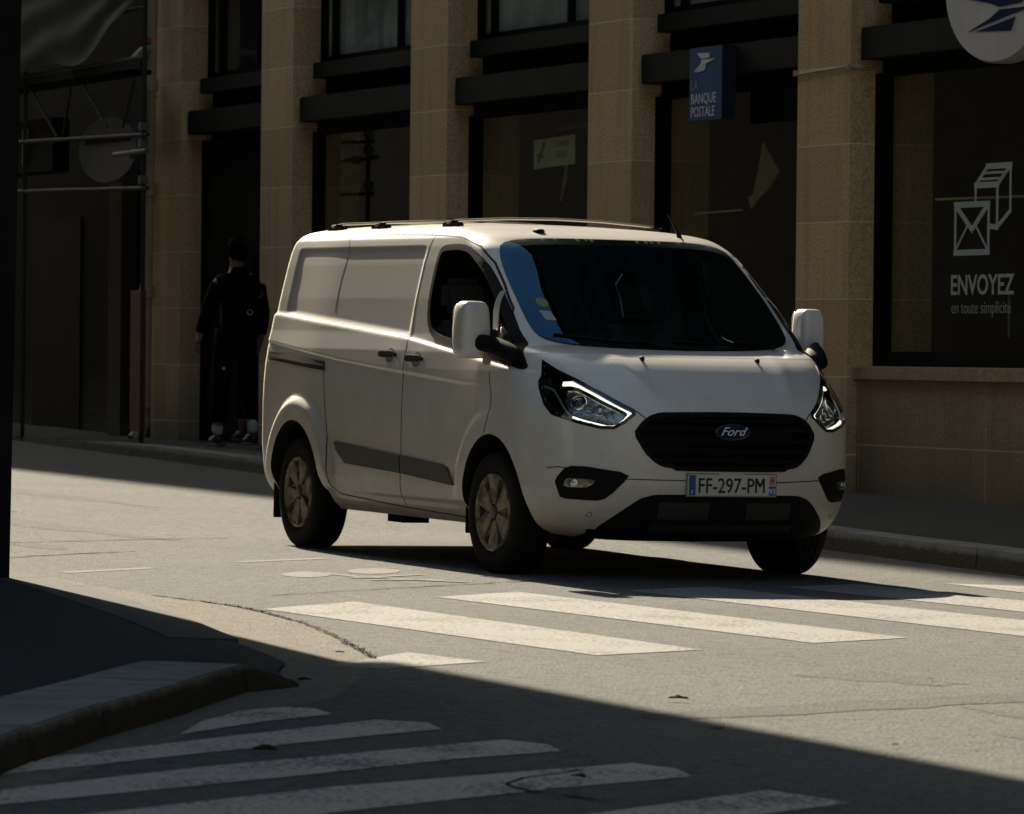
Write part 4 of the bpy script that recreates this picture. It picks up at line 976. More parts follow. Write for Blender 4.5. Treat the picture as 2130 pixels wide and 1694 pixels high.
# ---- arches: snap the grid to the wheel opening
vco = [list(v.co) for v in _me.vertices]
def classify(c):
    x, y, z = c
    ay = abs(y)
    for (cx, cz, R) in ARC:
        if ay > .5 and (math.hypot(x-cx, z-cz) < R): return None
    if x > -.7 and z > 1.2 and ay < .80:
        if inpoly(y, z, holes_front[0]): return None
    if x > .5:
        if inpoly(y, z, holes_front[1]) or inpoly(y, z, holes_front[2]): return None
    if ay > .75:
        if inpoly(x, z, holes_side[0]): return None
    if x > .25 and ay > .4:
        s = math.sin(D2R(HA))*x - math.cos(D2R(HA))*ay
        if inpoly(s, z, holes_obl[0]) or inpoly(s, z, holes_obl[1]): return None
    if y < 0 and ay > .74 and x < .2:
        if inpoly(x, z, P_fdoor): return 'front_door'
        if inpoly(x, z, P_sdoor): return 'sliding_door'
    if y > 0 and ay > .74 and x < .2 and inpoly(x, z, P_fdoor): return 'driver_door'
    if x > .0 and inpoly(y, z, P_hood): return 'bonnet'
    zb = np.interp(ay, [0,.26,.57,.86,.943], [.541,.547,.55,.605,.584])
    if x > .45 and z < .272 and ay < .70: return "chin_spoiler"
    if x > .44 and z < zb: return 'front_bumper'
    return 'body'
groups = {}; holeE = set()
fcls = []
for f in bf:
    c = [sum(vco[k][i] for k in f)/len(f) for i in range(3)]; fcls.append(classify(c))
arch_v = {}
vf = {}
for fi, f in enumerate(bf):
    for k in f: vf.setdefault(k, []).append(fi)
for k, fl_ in vf.items():
    if any(fcls[i] is None for i in fl_) and any(fcls[i] for i in fl_):
        x, y, z = vco[k]
        if abs(y) > .5:
            for (cx, cz, R) in ARC:
                r = math.hypot(x-cx, z-cz)
                if abs(r-R) < .035 and z > .26: vco[k][0] = cx+(x-cx)*R/r; vco[k][2] = cz+(z-cz)*R/r
for fi, f in enumerate(bf):
    if fcls[fi]: groups.setdefault(fcls[fi], []).append(f)
parts = {}
for g, fl_ in groups.items():
    used = sorted({k for f in fl_ for k in f}); mp = {k: i for i, k in enumerate(used)}
    nm = {'driver_door': 'front_door'}.get(g, g)
    parts[g] = mesh_obj(nm, [vco[k] for k in used], [[mp[k] for k in f] for f in fl_], M_plas if g == 'chin_spoiler' else M_paint, van, smooth=True, normals=[VN[k] for k in used])
# wheel arch liners and lips, floor pan
for (cx, cz, R) in ARC:
    for sg in (-1, 1):
        bm = bmesh.new(); A_ = []; n = 48
        a0_, a1_ = -.20, math.pi+.20
        for i in range(n+1):
            a = a0_+(a1_-a0_)*i/n; x, z = cx+R*math.cos(a), cz+R*math.sin(a)
            L, N_ = hit(x, max(z, .27), 'near'); yy = -L.y if L else .93
            A_.append([bm.verts.new((cx+(R-d)*math.cos(a), sg*(yy-e), cz+(R-d)*math.sin(a))) for d, e in ((0,-.001),(.006,.004),(.008,.03),(.004,.42))])
        for i in range(n):
            for j in range(3): bm.faces.new((A_[i][j], A_[i+1][j], A_[i+1][j+1], A_[i][j+1]))
        bm_obj("wheel_arch_liner", bm, M_plas, van, smooth=True)
bm = bmesh.new(); 
add_box(bm, -3.62, -3.40, -.80, .80, .30, .45); add_box(bm, -3.42, -3.30, -.52, .52, .40, .6)
add_box(bm, -2.42, -.46, -.84, .84, .262, .36); add_box(bm, -3.40, -2.42, -.50, .50, .36, .6); add_box(bm, -.46, .48, -.50, .50, .22, .5); add_box(bm, .48, .68, -.60, .60, .235, .42)
add_box(bm, -2.2, -1.95, -.66, -.5, .19, .262); add_box(bm, -1.6, -1.2, .2, .5, .20, .262)
bm_obj("underbody", bm, M_plas, van)
bm = bmesh.new(); add_tube(bm, [(-2.933,-.8,.33),(-2.933,.8,.33)], .05, 12); add_tube(bm, [(-2.95,-.1,.33),(-2.6,-.1,.33)], .12, 10); bm_obj("rear_axle", bm, M_plas, van, smooth=True)
for sg in (-1, 1):   # mud flaps
    bm = bmesh.new(); add_box(bm, -3.385, -3.365, -.93 if sg < 0 else .70, -.70 if sg < 0 else .93, .16, .50); bm_obj("mud_flap", bm, M_rubber, van, bevel=.004)
    bm = bmesh.new(); add_box(bm, -.435, -.42, -.92 if sg < 0 else .72, -.72 if sg < 0 else .92, .20, .42); bm_obj("mud_flap", bm, M_rubber, van, bevel=.004)

# ---- cabin lining and interior
keep = []
for fi, f in enumerate(bf):
    if fcls[fi] is None: continue
    c = [sum(vco[k][i] for k in f)/len(f) for i in range(3)]
    if c[0] > -1.4 and c[2] > 1.0 and c[0] < .7: keep.append(f)
used = sorted({k for f in keep for k in f}); mp = {k: i for i, k in enumerate(used)}
lv = [tuple(Vector(vco[k])-VN[k]*.022) for k in used]
mesh_obj("cabin_lining", lv, [[mp[k] for k in f] for f in keep], M_cabin, van, smooth=True)
bm = bmesh.new(); add_box(bm, -1.44, -1.40, -.74, .74, 1.3, 1.84); add_box(bm, -1.44, -1.40, -.86, .86, .4, 1.3); add_box(bm, -1.4, .5, -.88, .88, .38, .45); bm_obj("bulkhead", bm, M_cabin, van)
bm = bmesh.new(); v = [(-.42,.98),(-.38,1.16),(-.30,1.20),(.15,1.215),(.26,1.20),(.30,.9),(.1,.5),(-.35,.6)]
A_ = [bm.verts.new((x, -.80, z)) for x, z in v]; B_ = [bm.verts.new((x, .80, z)) for x, z in v]; bm.faces.new(A_); bm.faces.new(B_[::-1])
for k in range(len(v)): bm.faces.new((A_[k-1], B_[k-1], B_[k], A_[k]))
dash = bm_obj("dashboard", bm, M_cabin, van, bevel=.02, smooth=True, auto=50)
for y, w in ((.48,.24),(-.25,.22),(-.62,.18)):
    bm = bmesh.new(); 
    add_box(bm, -1.25, -.72, y-w, y+w, .62, .82); bmesh.ops.bevel(bm, geom=bm.edges[:], offset=.04, segments=3, affect='EDGES')
    s = bm_obj("seat", bm, M_seat, van, smooth=True, auto=60)
    bm = bmesh.new(); add_box(bm, -1.33, -1.19, y-w+.01, y+w-.01, .80, 1.38); bmesh.ops.bevel(bm, geom=bm.edges[:], offset=.045, segments=3, affect='EDGES'); bm_obj("backrest", bm, M_seat, s, smooth=True, auto=60)
    bm = bmesh.new(); add_box(bm, -1.31, -1.21, y-.13, y+.13, 1.42, 1.62); bmesh.ops.bevel(bm, geom=bm.edges[:], offset=.04, segments=3, affect='EDGES'); bm_obj("headrest", bm, M_seat, s, smooth=True, auto=60)
bm = bmesh.new(); n = 36; mt = 10
ringv = []
for k in range(n):
    a = 2*math.pi*k/n; cpt = Vector((0, .19*math.cos(a), .19*math.sin(a))); rd = Vector((0, math.cos(a), math.sin(a)))
    ringv.append([bm.verts.new(cpt+rd*.015*math.cos(2*math.pi*q/mt)+Vector((1,0,0))*.015*math.sin(2*math.pi*q/mt)) for q in range(mt)])
for k in range(n):
    for q in range(mt): bm.faces.new((ringv[k-1][q-1], ringv[k-1][q], ringv[k][q], ringv[k][q-1]))
add_box(bm, -.01, .015, -.17, .17, -.02, .02); add_box(bm, -.01, .015, -.02, .02, -.17, .0)
sw = bm_obj("steering_wheel", bm, M_plas, van, smooth=True, auto=50); sw.matrix_world = Matrix.Translation((-.50, .47, 1.14)) @ Matrix.Rotation(D2R(28), 4, 'Y')

# ---- glazing
M_frit = mat("glass_border", (.004,.0045,.005), .8, spec=.08)
wsn = patch("windscreen", P_ws, 'front', .0085, M_carglass, van, cell=.035, rim=.0)
patch("glass_border", P_ws, 'front', .0055, M_frit, wsn, cell=.02, hole=inset(P_ws, .034), rim=.004)
for sg, view in ((-1, 'near'), (1, 'far')):
    door = parts['front_door' if sg < 0 else 'driver_door']
    if sg > 0: patch("door_window", P_win, view, .001, M_sideglass, door, cell=.03, rim=0)      # the kerb side pane is wound down
    g = door
    q = patch("quarter_window", P_quart, view, .001, M_sideglass, van, cell=.03, rim=0)
    patch("window_rubber", P_open, view, .007, M_plas, g, cell=.011, hole=inset(P_open, .034), rim=.010)
    patch("window_divider", [(-.240,1.535),(-.226,1.542),(-.085,1.350),(-.075,1.325),(-.135,1.330),(-.145,1.36)], view, .010, mat("pale_pillar_trim", (.36,.35,.32), .5), van, cell=.02, rim=.008)
# wipers and washer jets
def up(y, z, o): 
    L, N_ = hit(y, z, 'front'); return L+N_*o
for a, b, c in (((-.10,1.238),(-.28,1.262),(-.68,1.30)), ((.62,1.25),(.35,1.262),(-.02,1.275))):
    w = tube("wiper", [up(*a, .012), up((a[0]+b[0])/2, (a[1]+b[1])/2, .03), up(*b, .03)], .008, M_plas, van)
    tube("blade", [up(b[0]+(c[0]-b[0])*t-.0, b[1]+(c[1]-b[1])*t, .014) for t in (-.75,-.4,0,.4,.8,1)], .007, M_plas, w)
for s in (-1, 1):
    L, N_ = hit(s*.346, 1.183, 'front'); bm = bmesh.new(); add_tube(bm, [L+Vector((.03,0,-.004)), L+N_*.010+Vector((.012,0,0)), L+N_*.012-Vector((.012,0,0)), L-Vector((.03,0,0))], [.004,.011,.009,.003], 8); bm_obj("washer_jet", bm, M_plas, van, smooth=True)
# windscreen stickers
def sticker(name, y, z, P, m):
    o = patch(name, [(y+a, z+b) for a, b in P], 'front', .0095, m, wsn, cell=.01, rim=.001); return o
sticker("round_sticker", -.650, 1.479, [(.031*math.cos(k*.5236), .026*math.sin(k*.5236)) for k in range(12)], mat("green_yellow_sticker", (.20,.26,.10), .6))
sticker("square_sticker", -.655, 1.408, [(-.034,.025),(.022,.022),(.032,-.028),(-.024,-.026)], mat("pale_sticker", (.34,.42,.38), .6))
pp = box("paper_on_dash", -.02, .10, .26, .46, 1.222, 1.24, mat("white_paper", (.45,.52,.50), .8), van)
pp.rotation_euler = (0, D2R(-6), 0)
# interior mirror and hanging beads
tube("bead_string", [(-.42,.0,1.66),(-.40,-.05,1.60),(-.40,-.02,1.52),(-.40,0,1.42)], .004, M_vinyl, van)
bm = bmesh.new(); add_box(bm, -.46, -.44, -.13, .13, 1.68, 1.76); bm_obj("interior_mirror", bm, M_plas, van, bevel=.008)

# ---- shut lines
for pts, view in (([(-2.604,1.879),(-2.101,1.878),(-1.339,1.865),(-.862,1.848),(-.628,1.795),(-.448,1.699),(-.275,1.579),(-.1,1.449),(-.02,1.36),(-.05,1.29)], 'near'),
                  ([(-1.285,1.858),(-1.305,1.80),(-1.322,1.666),(-1.329,1.445),(-1.29,1.223),(-1.287,1.009),(-1.292,.593),(-1.34,.30)], 'near'),
                                    ([(-2.535,1.08),(-2.471,.818),(-2.398,.555),(-2.372,.392),(-2.32,.345),(-1.34,.305),(-.52,.285)], 'near'),
                  ([(-.05,1.10),(.002,.951),(-.012,.843),(-.068,.765)], 'near')):
    strip("panel_gap", pts, .0065, view, .0012, M_seam, van, step=.02)
for s in (1, -1):
    strip("panel_gap", [(s*y, z) for y, z in hoodR[:4]], .006, 'front', .0012, M_seam, van, step=.02)
strip("panel_gap", [(-.90,.597),(-.86,.605),(-.72,.578),(-.57,.550),(-.26,.547),(.26,.540),(.57,.552),(.72,.58),(.86,.605)], .005, 'front', .0012, M_seam, van, step=.02)
strip('panel_gap', [(-2.604,1.879),(-2.54,1.787),(-2.58,1.616),(-2.575,1.42)], .0028, 'near', .0012, M_seam, van, step=.02)
# faint pressed crease and sliding door rail
rl = patch("slider_rail", [(-3.53,1.172),(-2.535,1.122),(-2.512,1.066),(-3.515,1.120)], 'near', .006, M_seam, van, cell=.012, rim=.012)
strip("rail_edge", [(-3.52,1.148),(-2.53,1.096)], .007, 'near', .010, mat("rail_steel", (.25,.25,.28), .3, metal=.8), rl, step=.05)
for P, dn in (([(-2.309,.653),(-2.275,.606),(-2.139,.530),(-1.300,.502),(-1.300,.602)], 'sliding_door'), ([(-1.280,.602),(-1.280,.501),(-.523,.459),(-.603,.551),(-.685,.570)], 'front_door')):
    patch("rubbing_strip", P, 'near', .012, M_plasg, parts[dn], cell=.03, rim=.014)
for cx, z, dn in ((-1.505,1.175,'sliding_door'), (-1.10,1.155,'front_door')):
    n = 20; P = [(cx+.062*math.cos(2*math.pi*k/n), z-.004+.042*math.sin(2*math.pi*k/n)) for k in range(n)]
    patch("handle_recess", P, 'near', .0008, mat("handle_cup", (.10,.095,.085), .5), parts[dn], cell=.02, rim=0)
    L, N_ = hit(cx, z, 'near'); bm = bmesh.new(); add_box(bm, cx-.10, cx+.10, L.y-.040, L.y-.018, z-.016, z+.018); add_box(bm, cx-.10, cx-.075, L.y-.02, L.y+.005, z-.012, z+.012); add_box(bm, cx+.075, cx+.10, L.y-.02, L.y+.005, z-.012, z+.012)
    box("handle_cap", cx-.098, cx+.098, L.y-.040, L.y-.022, z+.0185, z+.026, M_paint, parts[dn], bevel=.003); hd = bm_obj("door_handle", bm, M_gloss, parts[dn], bevel=.007, smooth=True, auto=50)
# fuel/jack marks, parking sensors
for s in (-1, 1):
    for (y, z) in ((.722,.354),):
        L, N_ = hit(s*y, z, 'front'); strip("parking_sensor", [(s*y+.012*math.cos(k*.6283), z+.012*math.sin(k*.6283)) for k in range(10)], .003, 'front', .001, M_seam, van, closed=True, step=.006)

# ---- grille, lower intake
gr_b = patch("grille", inset(P_grille, .012), 'front', -.045, M_plas, van, cell=.04, rim=0)
patch("grille_frame", P_grille, 'front', .004, M_plas, gr_b, cell=.014, hole=inset(P_grille, .026), rim=.05)
def clipx(z, P):
    xs_ = []
    for i in range(len(P)):
        a, b = P[i-1], P[i]
        if (a[1] > z) != (b[1] > z): xs_.append(a[0]+(z-a[1])*(b[0]-a[0])/(b[1]-a[1]))
    return (min(xs_), max(xs_)) if xs_ else None
for z, h in ((.868,.022),(.822,.026),(.762,.026),(.705,.026),(.652,.024)):
    a, b = clipx(z, P_grille); a += .02; b -= .02; n = 24
    bm = bmesh.new(); prev = None
    for k in range(n+1):
        y = a+(b-a)*k/n; L, N_ = hit(y, z, 'front'); x = L.x
        cur = [bm.verts.new((x+dx, y, z+dz)) for dx, dz in ((-.045,-h/2),(-.008,-h/2),(.000,0),(-.010,h/2),(-.045,h/2))]
        if prev:
            for i in range(5): bm.faces.new((prev[i-1], prev[i], cur[i], cur[i-1]))
        prev = cur
    bm_obj("grille_bar", bm, M_plas, gr_b, smooth=True, auto=30)
# oval badge
eb = bmesh.new(); n = 40; L0, N0 = hit(0, .809, 'front'); bxx = L0.x+.004
def oval(ry, rz, x0, x1, name, m, par):
    bm = bmesh.new(); A_ = [bm.verts.new((x1, ry*.97*math.cos(2*math.pi*k/n), .809+rz*.96*math.sin(2*math.pi*k/n))) for k in range(n)]; B_ = [bm.verts.new((x0, ry*math.cos(2*math.pi*k/n), .809+rz*math.sin(2*math.pi*k/n))) for k in range(n)]
    bm.faces.new(A_)
    for k in range(n): bm.faces.new((B_[k-1], B_[k], A_[k], A_[k-1]))
    return bm_obj(name, bm, m, par, smooth=True, auto=30)
bdg = oval(.108, .046, bxx-.03, bxx+.012, "badge", M_chrome, gr_b)
oval(.101, .040, bxx+.010, bxx+.0145, "badge_face", mat("badge_blue", (.006,.016,.05), .2, coat=1), bdg)
TF = lambda x, y, z: Matrix.Translation((x, y, z)) @ Matrix.Rotation(math.pi/2, 4, 'Z') @ Matrix.Rotation(math.pi/2, 4, 'X')
text_mesh("lettering", "Ford", .064, M_sw, bdg, TF(bxx+.0155, -.004, .791), ext=.0008, shear=.45, sx=1.15, offset=.0004)
# number plate
M_plate = mat("plate_white", (.50,.50,.46), .4); M_pb = mat("plate_blue", (.012,.075,.27), .4); M_pt = mat("plate_black", (.01,.01,.01), .4)
pz = .525; px_ = 1.028
pl = box("number_plate", px_-.012, px_, -.262, .262, pz-.057, pz+.057, M_plate, van, bevel=.004)
box("plate_border", px_-.014, px_-.008, -.268, .268, pz-.063, pz+.063, mat("plate_rim", (.16,.16,.16), .4), pl)
box("country_band", px_+.0002, px_+.0010, -.258, -.218, pz-.053, pz+.053, M_pb, pl)
bm = bmesh.new(); add_box(bm, px_+.0002, px_+.0010, .218, .258, pz-.053, pz-.003); bm_obj("region_band", bm, M_pb, pl)
box("region_badge", px_+.0002, px_+.0010, .220, .256, pz+.002, pz+.050, mat("badge_pink", (.40,.22,.21), .5), pl)
bm = bmesh.new()
for k in range(8):
    a = k*math.pi/4; add_box(bm, px_+.0011, px_+.0016, .238+.011*math.cos(a)-.0022, .238+.011*math.cos(a)+.0022, pz+.027+.011*math.sin(a)-.0022, pz+.027+.011*math.sin(a)+.0022)
add_box(bm, px_+.0011, px_+.0016, .232, .244, pz+.021, pz+.033); bm_obj("region_emblem", bm, mat("badge_red", (.28,.03,.02), .5), pl)
text_mesh("lettering", "93", .040, M_sw, pl, TF(px_+.0014, .238, pz-.044), ext=.0004, offset=.0005)
text_mesh("lettering", "F", .026, M_sw, pl, TF(px_+.0014, -.238, pz-.046), ext=.0004)
text_mesh("lettering", "FF-297-P", .112, M_pt, pl, TF(px_+.0012, -.207, pz-.040), ext=.0005, sx=.84, offset=.0013, align='LEFT')
bm = bmesh.new(); m0 = .141; k = 0
for a, b in (((m0,-.040),(m0,.039)), ((m0+.046,-.040),(m0+.046,.039)), ((m0+.002,.036),(m0+.023,-.006)), ((m0+.044,.036),(m0+.023,-.006))):
    a, b = Vector(a), Vector(b); d = (b-a).normalized(); nn = Vector((-d.y, d.x))*.0062; x1 = px_+.0012+.0003*k; k += 1
    F_ = [bm.verts.new((x1, p.x, pz+p.y)) for p in (a+nn, a-nn, b-nn, b+nn)]; bm.faces.new(F_)
bm_obj("lettering", bm, M_pt, pl)
# lower intake
li = patch("lower_intake", P_low, 'front', .004, M_plas, van, cell=.02, rim=.02)
for (y0, y1, z0, z1) in ((-.40,-.12,.34,.43), (.10,.38,.34,.43), (-.42,.42,.275,.315)):
    patch("air_slot", [(y0,z0),(y1,z0),(y1,z1),(y0,z1)], 'front', .0055, M_seam, li, cell=.03, rim=.001)
strip("intake_ridge", [(-.50,.330),(.50,.330)], .010, 'front', .012, M_plas, li, step=.05, rim=.01)

# ---- lamps
def lamp_pts(L3, sg): return [(math.sin(D2R(HA))*x + math.cos(D2R(HA))*y, z) for x, y, z in L3]
led3 = [(.56,-.80,1.052),(.593,-.762,1.055),(.633,-.731,1.046),(.70,-.69,1.017),(.759,-.658,.988),(.83,-.60,.950),(.870,-.565,.926),(.890,-.547,.908),(.896,-.560,.885),(.896,-.58,.862),(.884,-.615,.832),(.872,-.64,.824),(.856,-.666,.823),(.82,-.72,.836),(.769,-.772,.852),(.722,-.812,.870)]
trim3 = [(.722,-.812,.870),(.69,-.829,.900),(.662,-.837,.925),(.60,-.84,.975),(.545,-.848,1.018),(.515,-.862,1.028),(.478,-.870,1.033)]
inner3 = [(.60,-.79,1.03),(.63,-.745,1.03),(.70,-.70,1.0),(.76,-.665,.97),(.83,-.61,.935),(.875,-.57,.905),(.885,-.575,.875),(.875,-.62,.845),(.855,-.66,.838),(.77,-.76,.868),(.73,-.80,.885),(.68,-.825,.925),(.62,-.82,.975)]
for sg in (-1, 1):
    V_ = (sg, HA)    # outward azimuth of the lamp, seen from its own side
    hl = patch("headlight", P_hl, V_, -.050, M_gloss, van, cell=.03, rim=0)
    patch("housing", P_hl, V_, .0035, M_gloss, hl, cell=.012, hole=inset(P_hl, .017), rim=.055)
    patch("reflector", lamp_pts(inner3, sg), V_, -.034, M_refl, hl, cell=.02, rim=.01)
    strip("daylight_strip", lamp_pts(led3, sg), .0175, V_, -.006, M_led, hl, step=.012, rim=.012)
    strip("trim_strip", lamp_pts(trim3, sg), .009, V_, -.008, mat("satin_trim", (.34,.34,.27), .3, metal=.6), hl, step=.012, rim=.01)
    def disc(name, p3, r, m, dpt, ring=None):
        s, z = lamp_pts([p3], sg)[0]; L, N_ = hit(s, z, V_)
        if L is None: return
        c = L - N_*dpt; bm = bmesh.new(); rot = N_.to_track_quat('Z', 'Y').to_matrix().to_4x4(); rot.translation = c
        if ring: lathe(bm, [(r-ring, -.01), (r-ring, .006), (r-ring/2, .010), (r, .006), (r, -.01)], (0,0,0), n=32, axis='z')
        else: lathe(bm, [(r, -.012), (r, 0), (r*.92, r*.22), (r*.7, r*.42), (r*.4, r*.56), (.0005, r*.62)], (0,0,0), n=32, axis='z')
        bm.transform(rot); return bm_obj(name, bm, m, hl, smooth=True, auto=60)
    disc("projector_lens", (.697,-.770,.963), .034, M_ball, .030); disc("lens_ring", (.697,-.770,.963), .047, M_chrome, .026, ring=.011)
    disc("bulb", (.804,-.691,.922), .016, M_chrome, .026); disc("lens_ring", (.800,-.691,.924), .036, M_refl, .030, ring=.007)
    disc("lens_ring", (.755,-.735,.935), .026, M_refl, .030, ring=.006); disc("lens_ring", (.845,-.645,.895), .024, M_refl, .030, ring=.005)
    patch("headlight_cover", inset(P_hl, .008), V_, .0042, M_lens, hl, cell=.025, rim=0)
    fg = patch("fog_lamp_panel", P_fog, V_, .004, M_plas, van, cell=.02, rim=.02)
    fl3 = [(.700,-.838,.508),(.708,-.834,.535),(.722,-.824,.547),(.800,-.757,.545),(.835,-.718,.540),(.828,-.728,.518),(.800,-.757,.500),(.72,-.824,.499)]
    patch("fog_lamp", lamp_pts(fl3, sg), V_, .008, M_refl, fg, cell=.012, rim=.006)
    s, z = lamp_pts([(.755,-.80,.522)], sg)[0]; L, N_ = hit(s, z, V_)
    bm = bmesh.new(); lathe(bm, [(.020,-.002),(.021,.006),(.017,.008),(.015,.004),(.0005,.010)], (0,0,0), n=24, axis='z'); rot = N_.to_track_quat('Z','Y').to_matrix().to_4x4(); rot.translation = L+N_*.008; bm.transform(rot); bm_obj("fog_lens", bm, M_chrome, fg, smooth=True, auto=50)

# ---- mirrors
def superbox(c, hx, hy, hz, e, n=28, tap=None):
    bm = bmesh.new(); bmesh.ops.create_uvsphere(bm, u_segments=n, v_segments=n//2*1, radius=1)
    for v in bm.verts:
        p = v.co; q = [math.copysign(abs(k)**e, k) for k in p]
        x, y, z = q
        if tap: x, y, z = tap(x, y, z)
        v.co = Vector((c[0]+hx*x, c[1]+hy*y, c[2]+hz*z))
    return bm
for sg in (-1, 1):
    cy = -1.052 if sg < 0 else 1.012; hy = .090 if sg < 0 else .074; hz = .158 if sg < 0 else .142; cz = 1.325 if sg < 0 else 1.345
    bm = superbox((-.10, cy, cz), .085, hy, hz, .42, tap=lambda x, y, z: (x, y*(1-.10*max(0, z))+(.0 if z > 0 else -.0), z))
    mr_ = bm_obj("side_mirror", bm, M_paint, van, smooth=True)
    bm = superbox((-.188, cy, cz), .006, hy-.012, hz-.012, .42); bm_obj("mirror_glass", bm, M_chrome, mr_, smooth=True)
    # black arm reaching forward from the quarter window round the lower front of the housing
    V3 = [(.235, sg*.895, 1.16), (.15, sg*.93, 1.205), (.06, sg*.975, 1.240), (-.006, sg*1.01, 1.255), (-.016, sg*(1.07 if sg < 0 else 1.04), 1.262)]
    skin("mirror_arm", V3, [(0,1),(1,2),(2,3),(3,4)], [(.085,.040),(.075,.055),(.062,.052),(.030,.052),(.020,.046)], M_plas, mr_, sub=2)
    bm = superbox((.0, sg*1.0, 1.165), .018, .022, .03, .5); bm_obj("mirror_indicator", bm, mat("clear_amber", (.35,.25,.16), .3), mr_, smooth=True)

# ---- roof furniture
def roofz(x, y):
    L = BVH.ray_cast(Vector((x, y, 4)), Vector((0, 0, -1)))[0]; return L.z if L else 1.95
M_bar = mat("roof_bar_alloy", (.42,.40,.34), .35, metal=.6)
for x in (-1.36, -2.45, -3.15):
    pts = [(x, -.68, roofz(x, -.68)+.028), (x, -.60, roofz(x, -.6)+.029), (x, -.3, 1.972), (x, 0, 1.978), (x, .3, 1.972), (x, .60, roofz(x, .6)+.029), (x, .68, roofz(x, .68)+.028)]
    rb = tube("roof_bar", pts, .0075, M_bar, van)
    for s in (-1, 1):
        bm = bmesh.new(); zz = roofz(x, s*.64); add_box(bm, x-.11, x+.11, s*.64-.022, s*.64+.022, zz-.015, zz+.022); add_box(bm, x-.05, x+.05, s*.64-.018, s*.64+.018, zz+.02, zz+.033); bm_obj("bar_foot", bm, M_plas, rb, bevel=.008, smooth=True, auto=50)
az = roofz(-.66, .465)
an = tube("antenna", [(-.66,.465,az),(-.69,.465,az+.035)], [.016,.010], M_plas, van); tube("whip", [(-.685,.465,az+.03),(-.80,.455,az+.135)], [.0055,.0035], M_plas, an)
L = roofz(-.66, -.405); bm = superbox((-.68, -.405, L+.006), .045, .028, .018, .7); bm_obj("roof_sensor", bm, M_plas, van, smooth=True)

# ---- wheels
def wheel(c, sg, steer=0):
    root = bpy.data.objects.new("wheel", None); COL.objects.link(root); root.parent = van
    bm = bmesh.new(); W2 = .1075
    prof = [(.205,-.085),(.225,-.100),(.262,-.108),(.300,-.106),(.322,-.098),(.333,-.084),(.3375,-.06),(.3375,-.045),(.331,-.043),(.331,-.033),(.3385,-.031),(.339,-.006),(.332,-.004),(.332,.004),(.339,.006),(.3385,.031),(.331,.033),(.331,.043),(.3375,.045),(.3375,.06),(.333,.084),(.322,.098),(.300,.106),(.262,.108),(.225,.100),(.205,.085)]
    lathe(bm, prof, (0,0,0), n=64); 
    for v in bm.verts:      # ground contact flat
        if v.co.z < -.327: v.co.z = -.327 - (v.co.z+.327)*-.05
    t = bm_obj("tyre", bm, M_rubber, root, smooth=True, auto=35)
    bm = bmesh.new(); o = sg*.108
    lathe(bm, [(.214,.080),(.2135,.104),(.209,.109),(.203,.104),(.199,.094),(.185,.084),(.12,.074),(.055,.078),(.05,.074),(.0005,.074)], (0,0,0), n=64, sgn=sg)
    rim = bm_obj("wheel_cover", bm, M_cover, root, smooth=True, auto=45)
    # dark vents and raised spokes
    for k in range(6):
        a = 2*math.pi*k/6+.26; bm = bmesh.new(); P = []
        for (r, da) in ((.150,-.06),(.190,-.17),(.196,0),(.190,.17),(.150,.06),(.140,0)): P.append((r*math.cos(a+da), r*math.sin(a+da)))
        A_ = [bm.verts.new((x, sg*.0905, z)) for x, z in P]; B_ = [bm.verts.new((x, sg*.072, z)) for x, z in P]
        bm.faces.new(A_); bm.faces.new(B_[::-1])
        for i in range(6): bm.faces.new((A_[i-1], A_[i], B_[i], B_[i-1]))
        bm_obj("vent", bm, M_seam, rim)
        a2 = a+math.pi/6; bm = bmesh.new(); P = [(.05,-.42),(.115,-.36),(.197,-.33),(.201,0),(.197,.33),(.115,.36),(.05,.42)]
        top = [bm.verts.new((r*math.cos(a2+d), sg*(.098 if r > .15 else .094), r*math.sin(a2+d))) for r, d in P]; bot = [bm.verts.new((r*math.cos(a2+d), sg*.076, r*math.sin(a2+d))) for r, d in P]
        bm.faces.new(top)
        for i in range(len(P)): bm.faces.new((top[i-1], top[i], bot[i], bot[i-1]))
        bm_obj("spoke", bm, M_cover, rim)
    bm = bmesh.new(); lathe(bm, [(.034,.09),(.034,.101),(.030,.104),(.0005,.104)], (0,0,0), n=28, sgn=sg); bm_obj("hub_cap", bm, mat("hub_dark", (.10,.09,.075), .5), rim, smooth=True, auto=40)
    root.location = c; root.rotation_euler = (0, random.uniform(0, 6), steer)
    return root
YW = .845
wheel((-2.933,-YW,.332), -1); wheel((0,-YW,.332), -1, D2R(1.5)); wheel((-2.933,YW,.332), 1); wheel((0,YW,.332), 1, D2R(1.5))
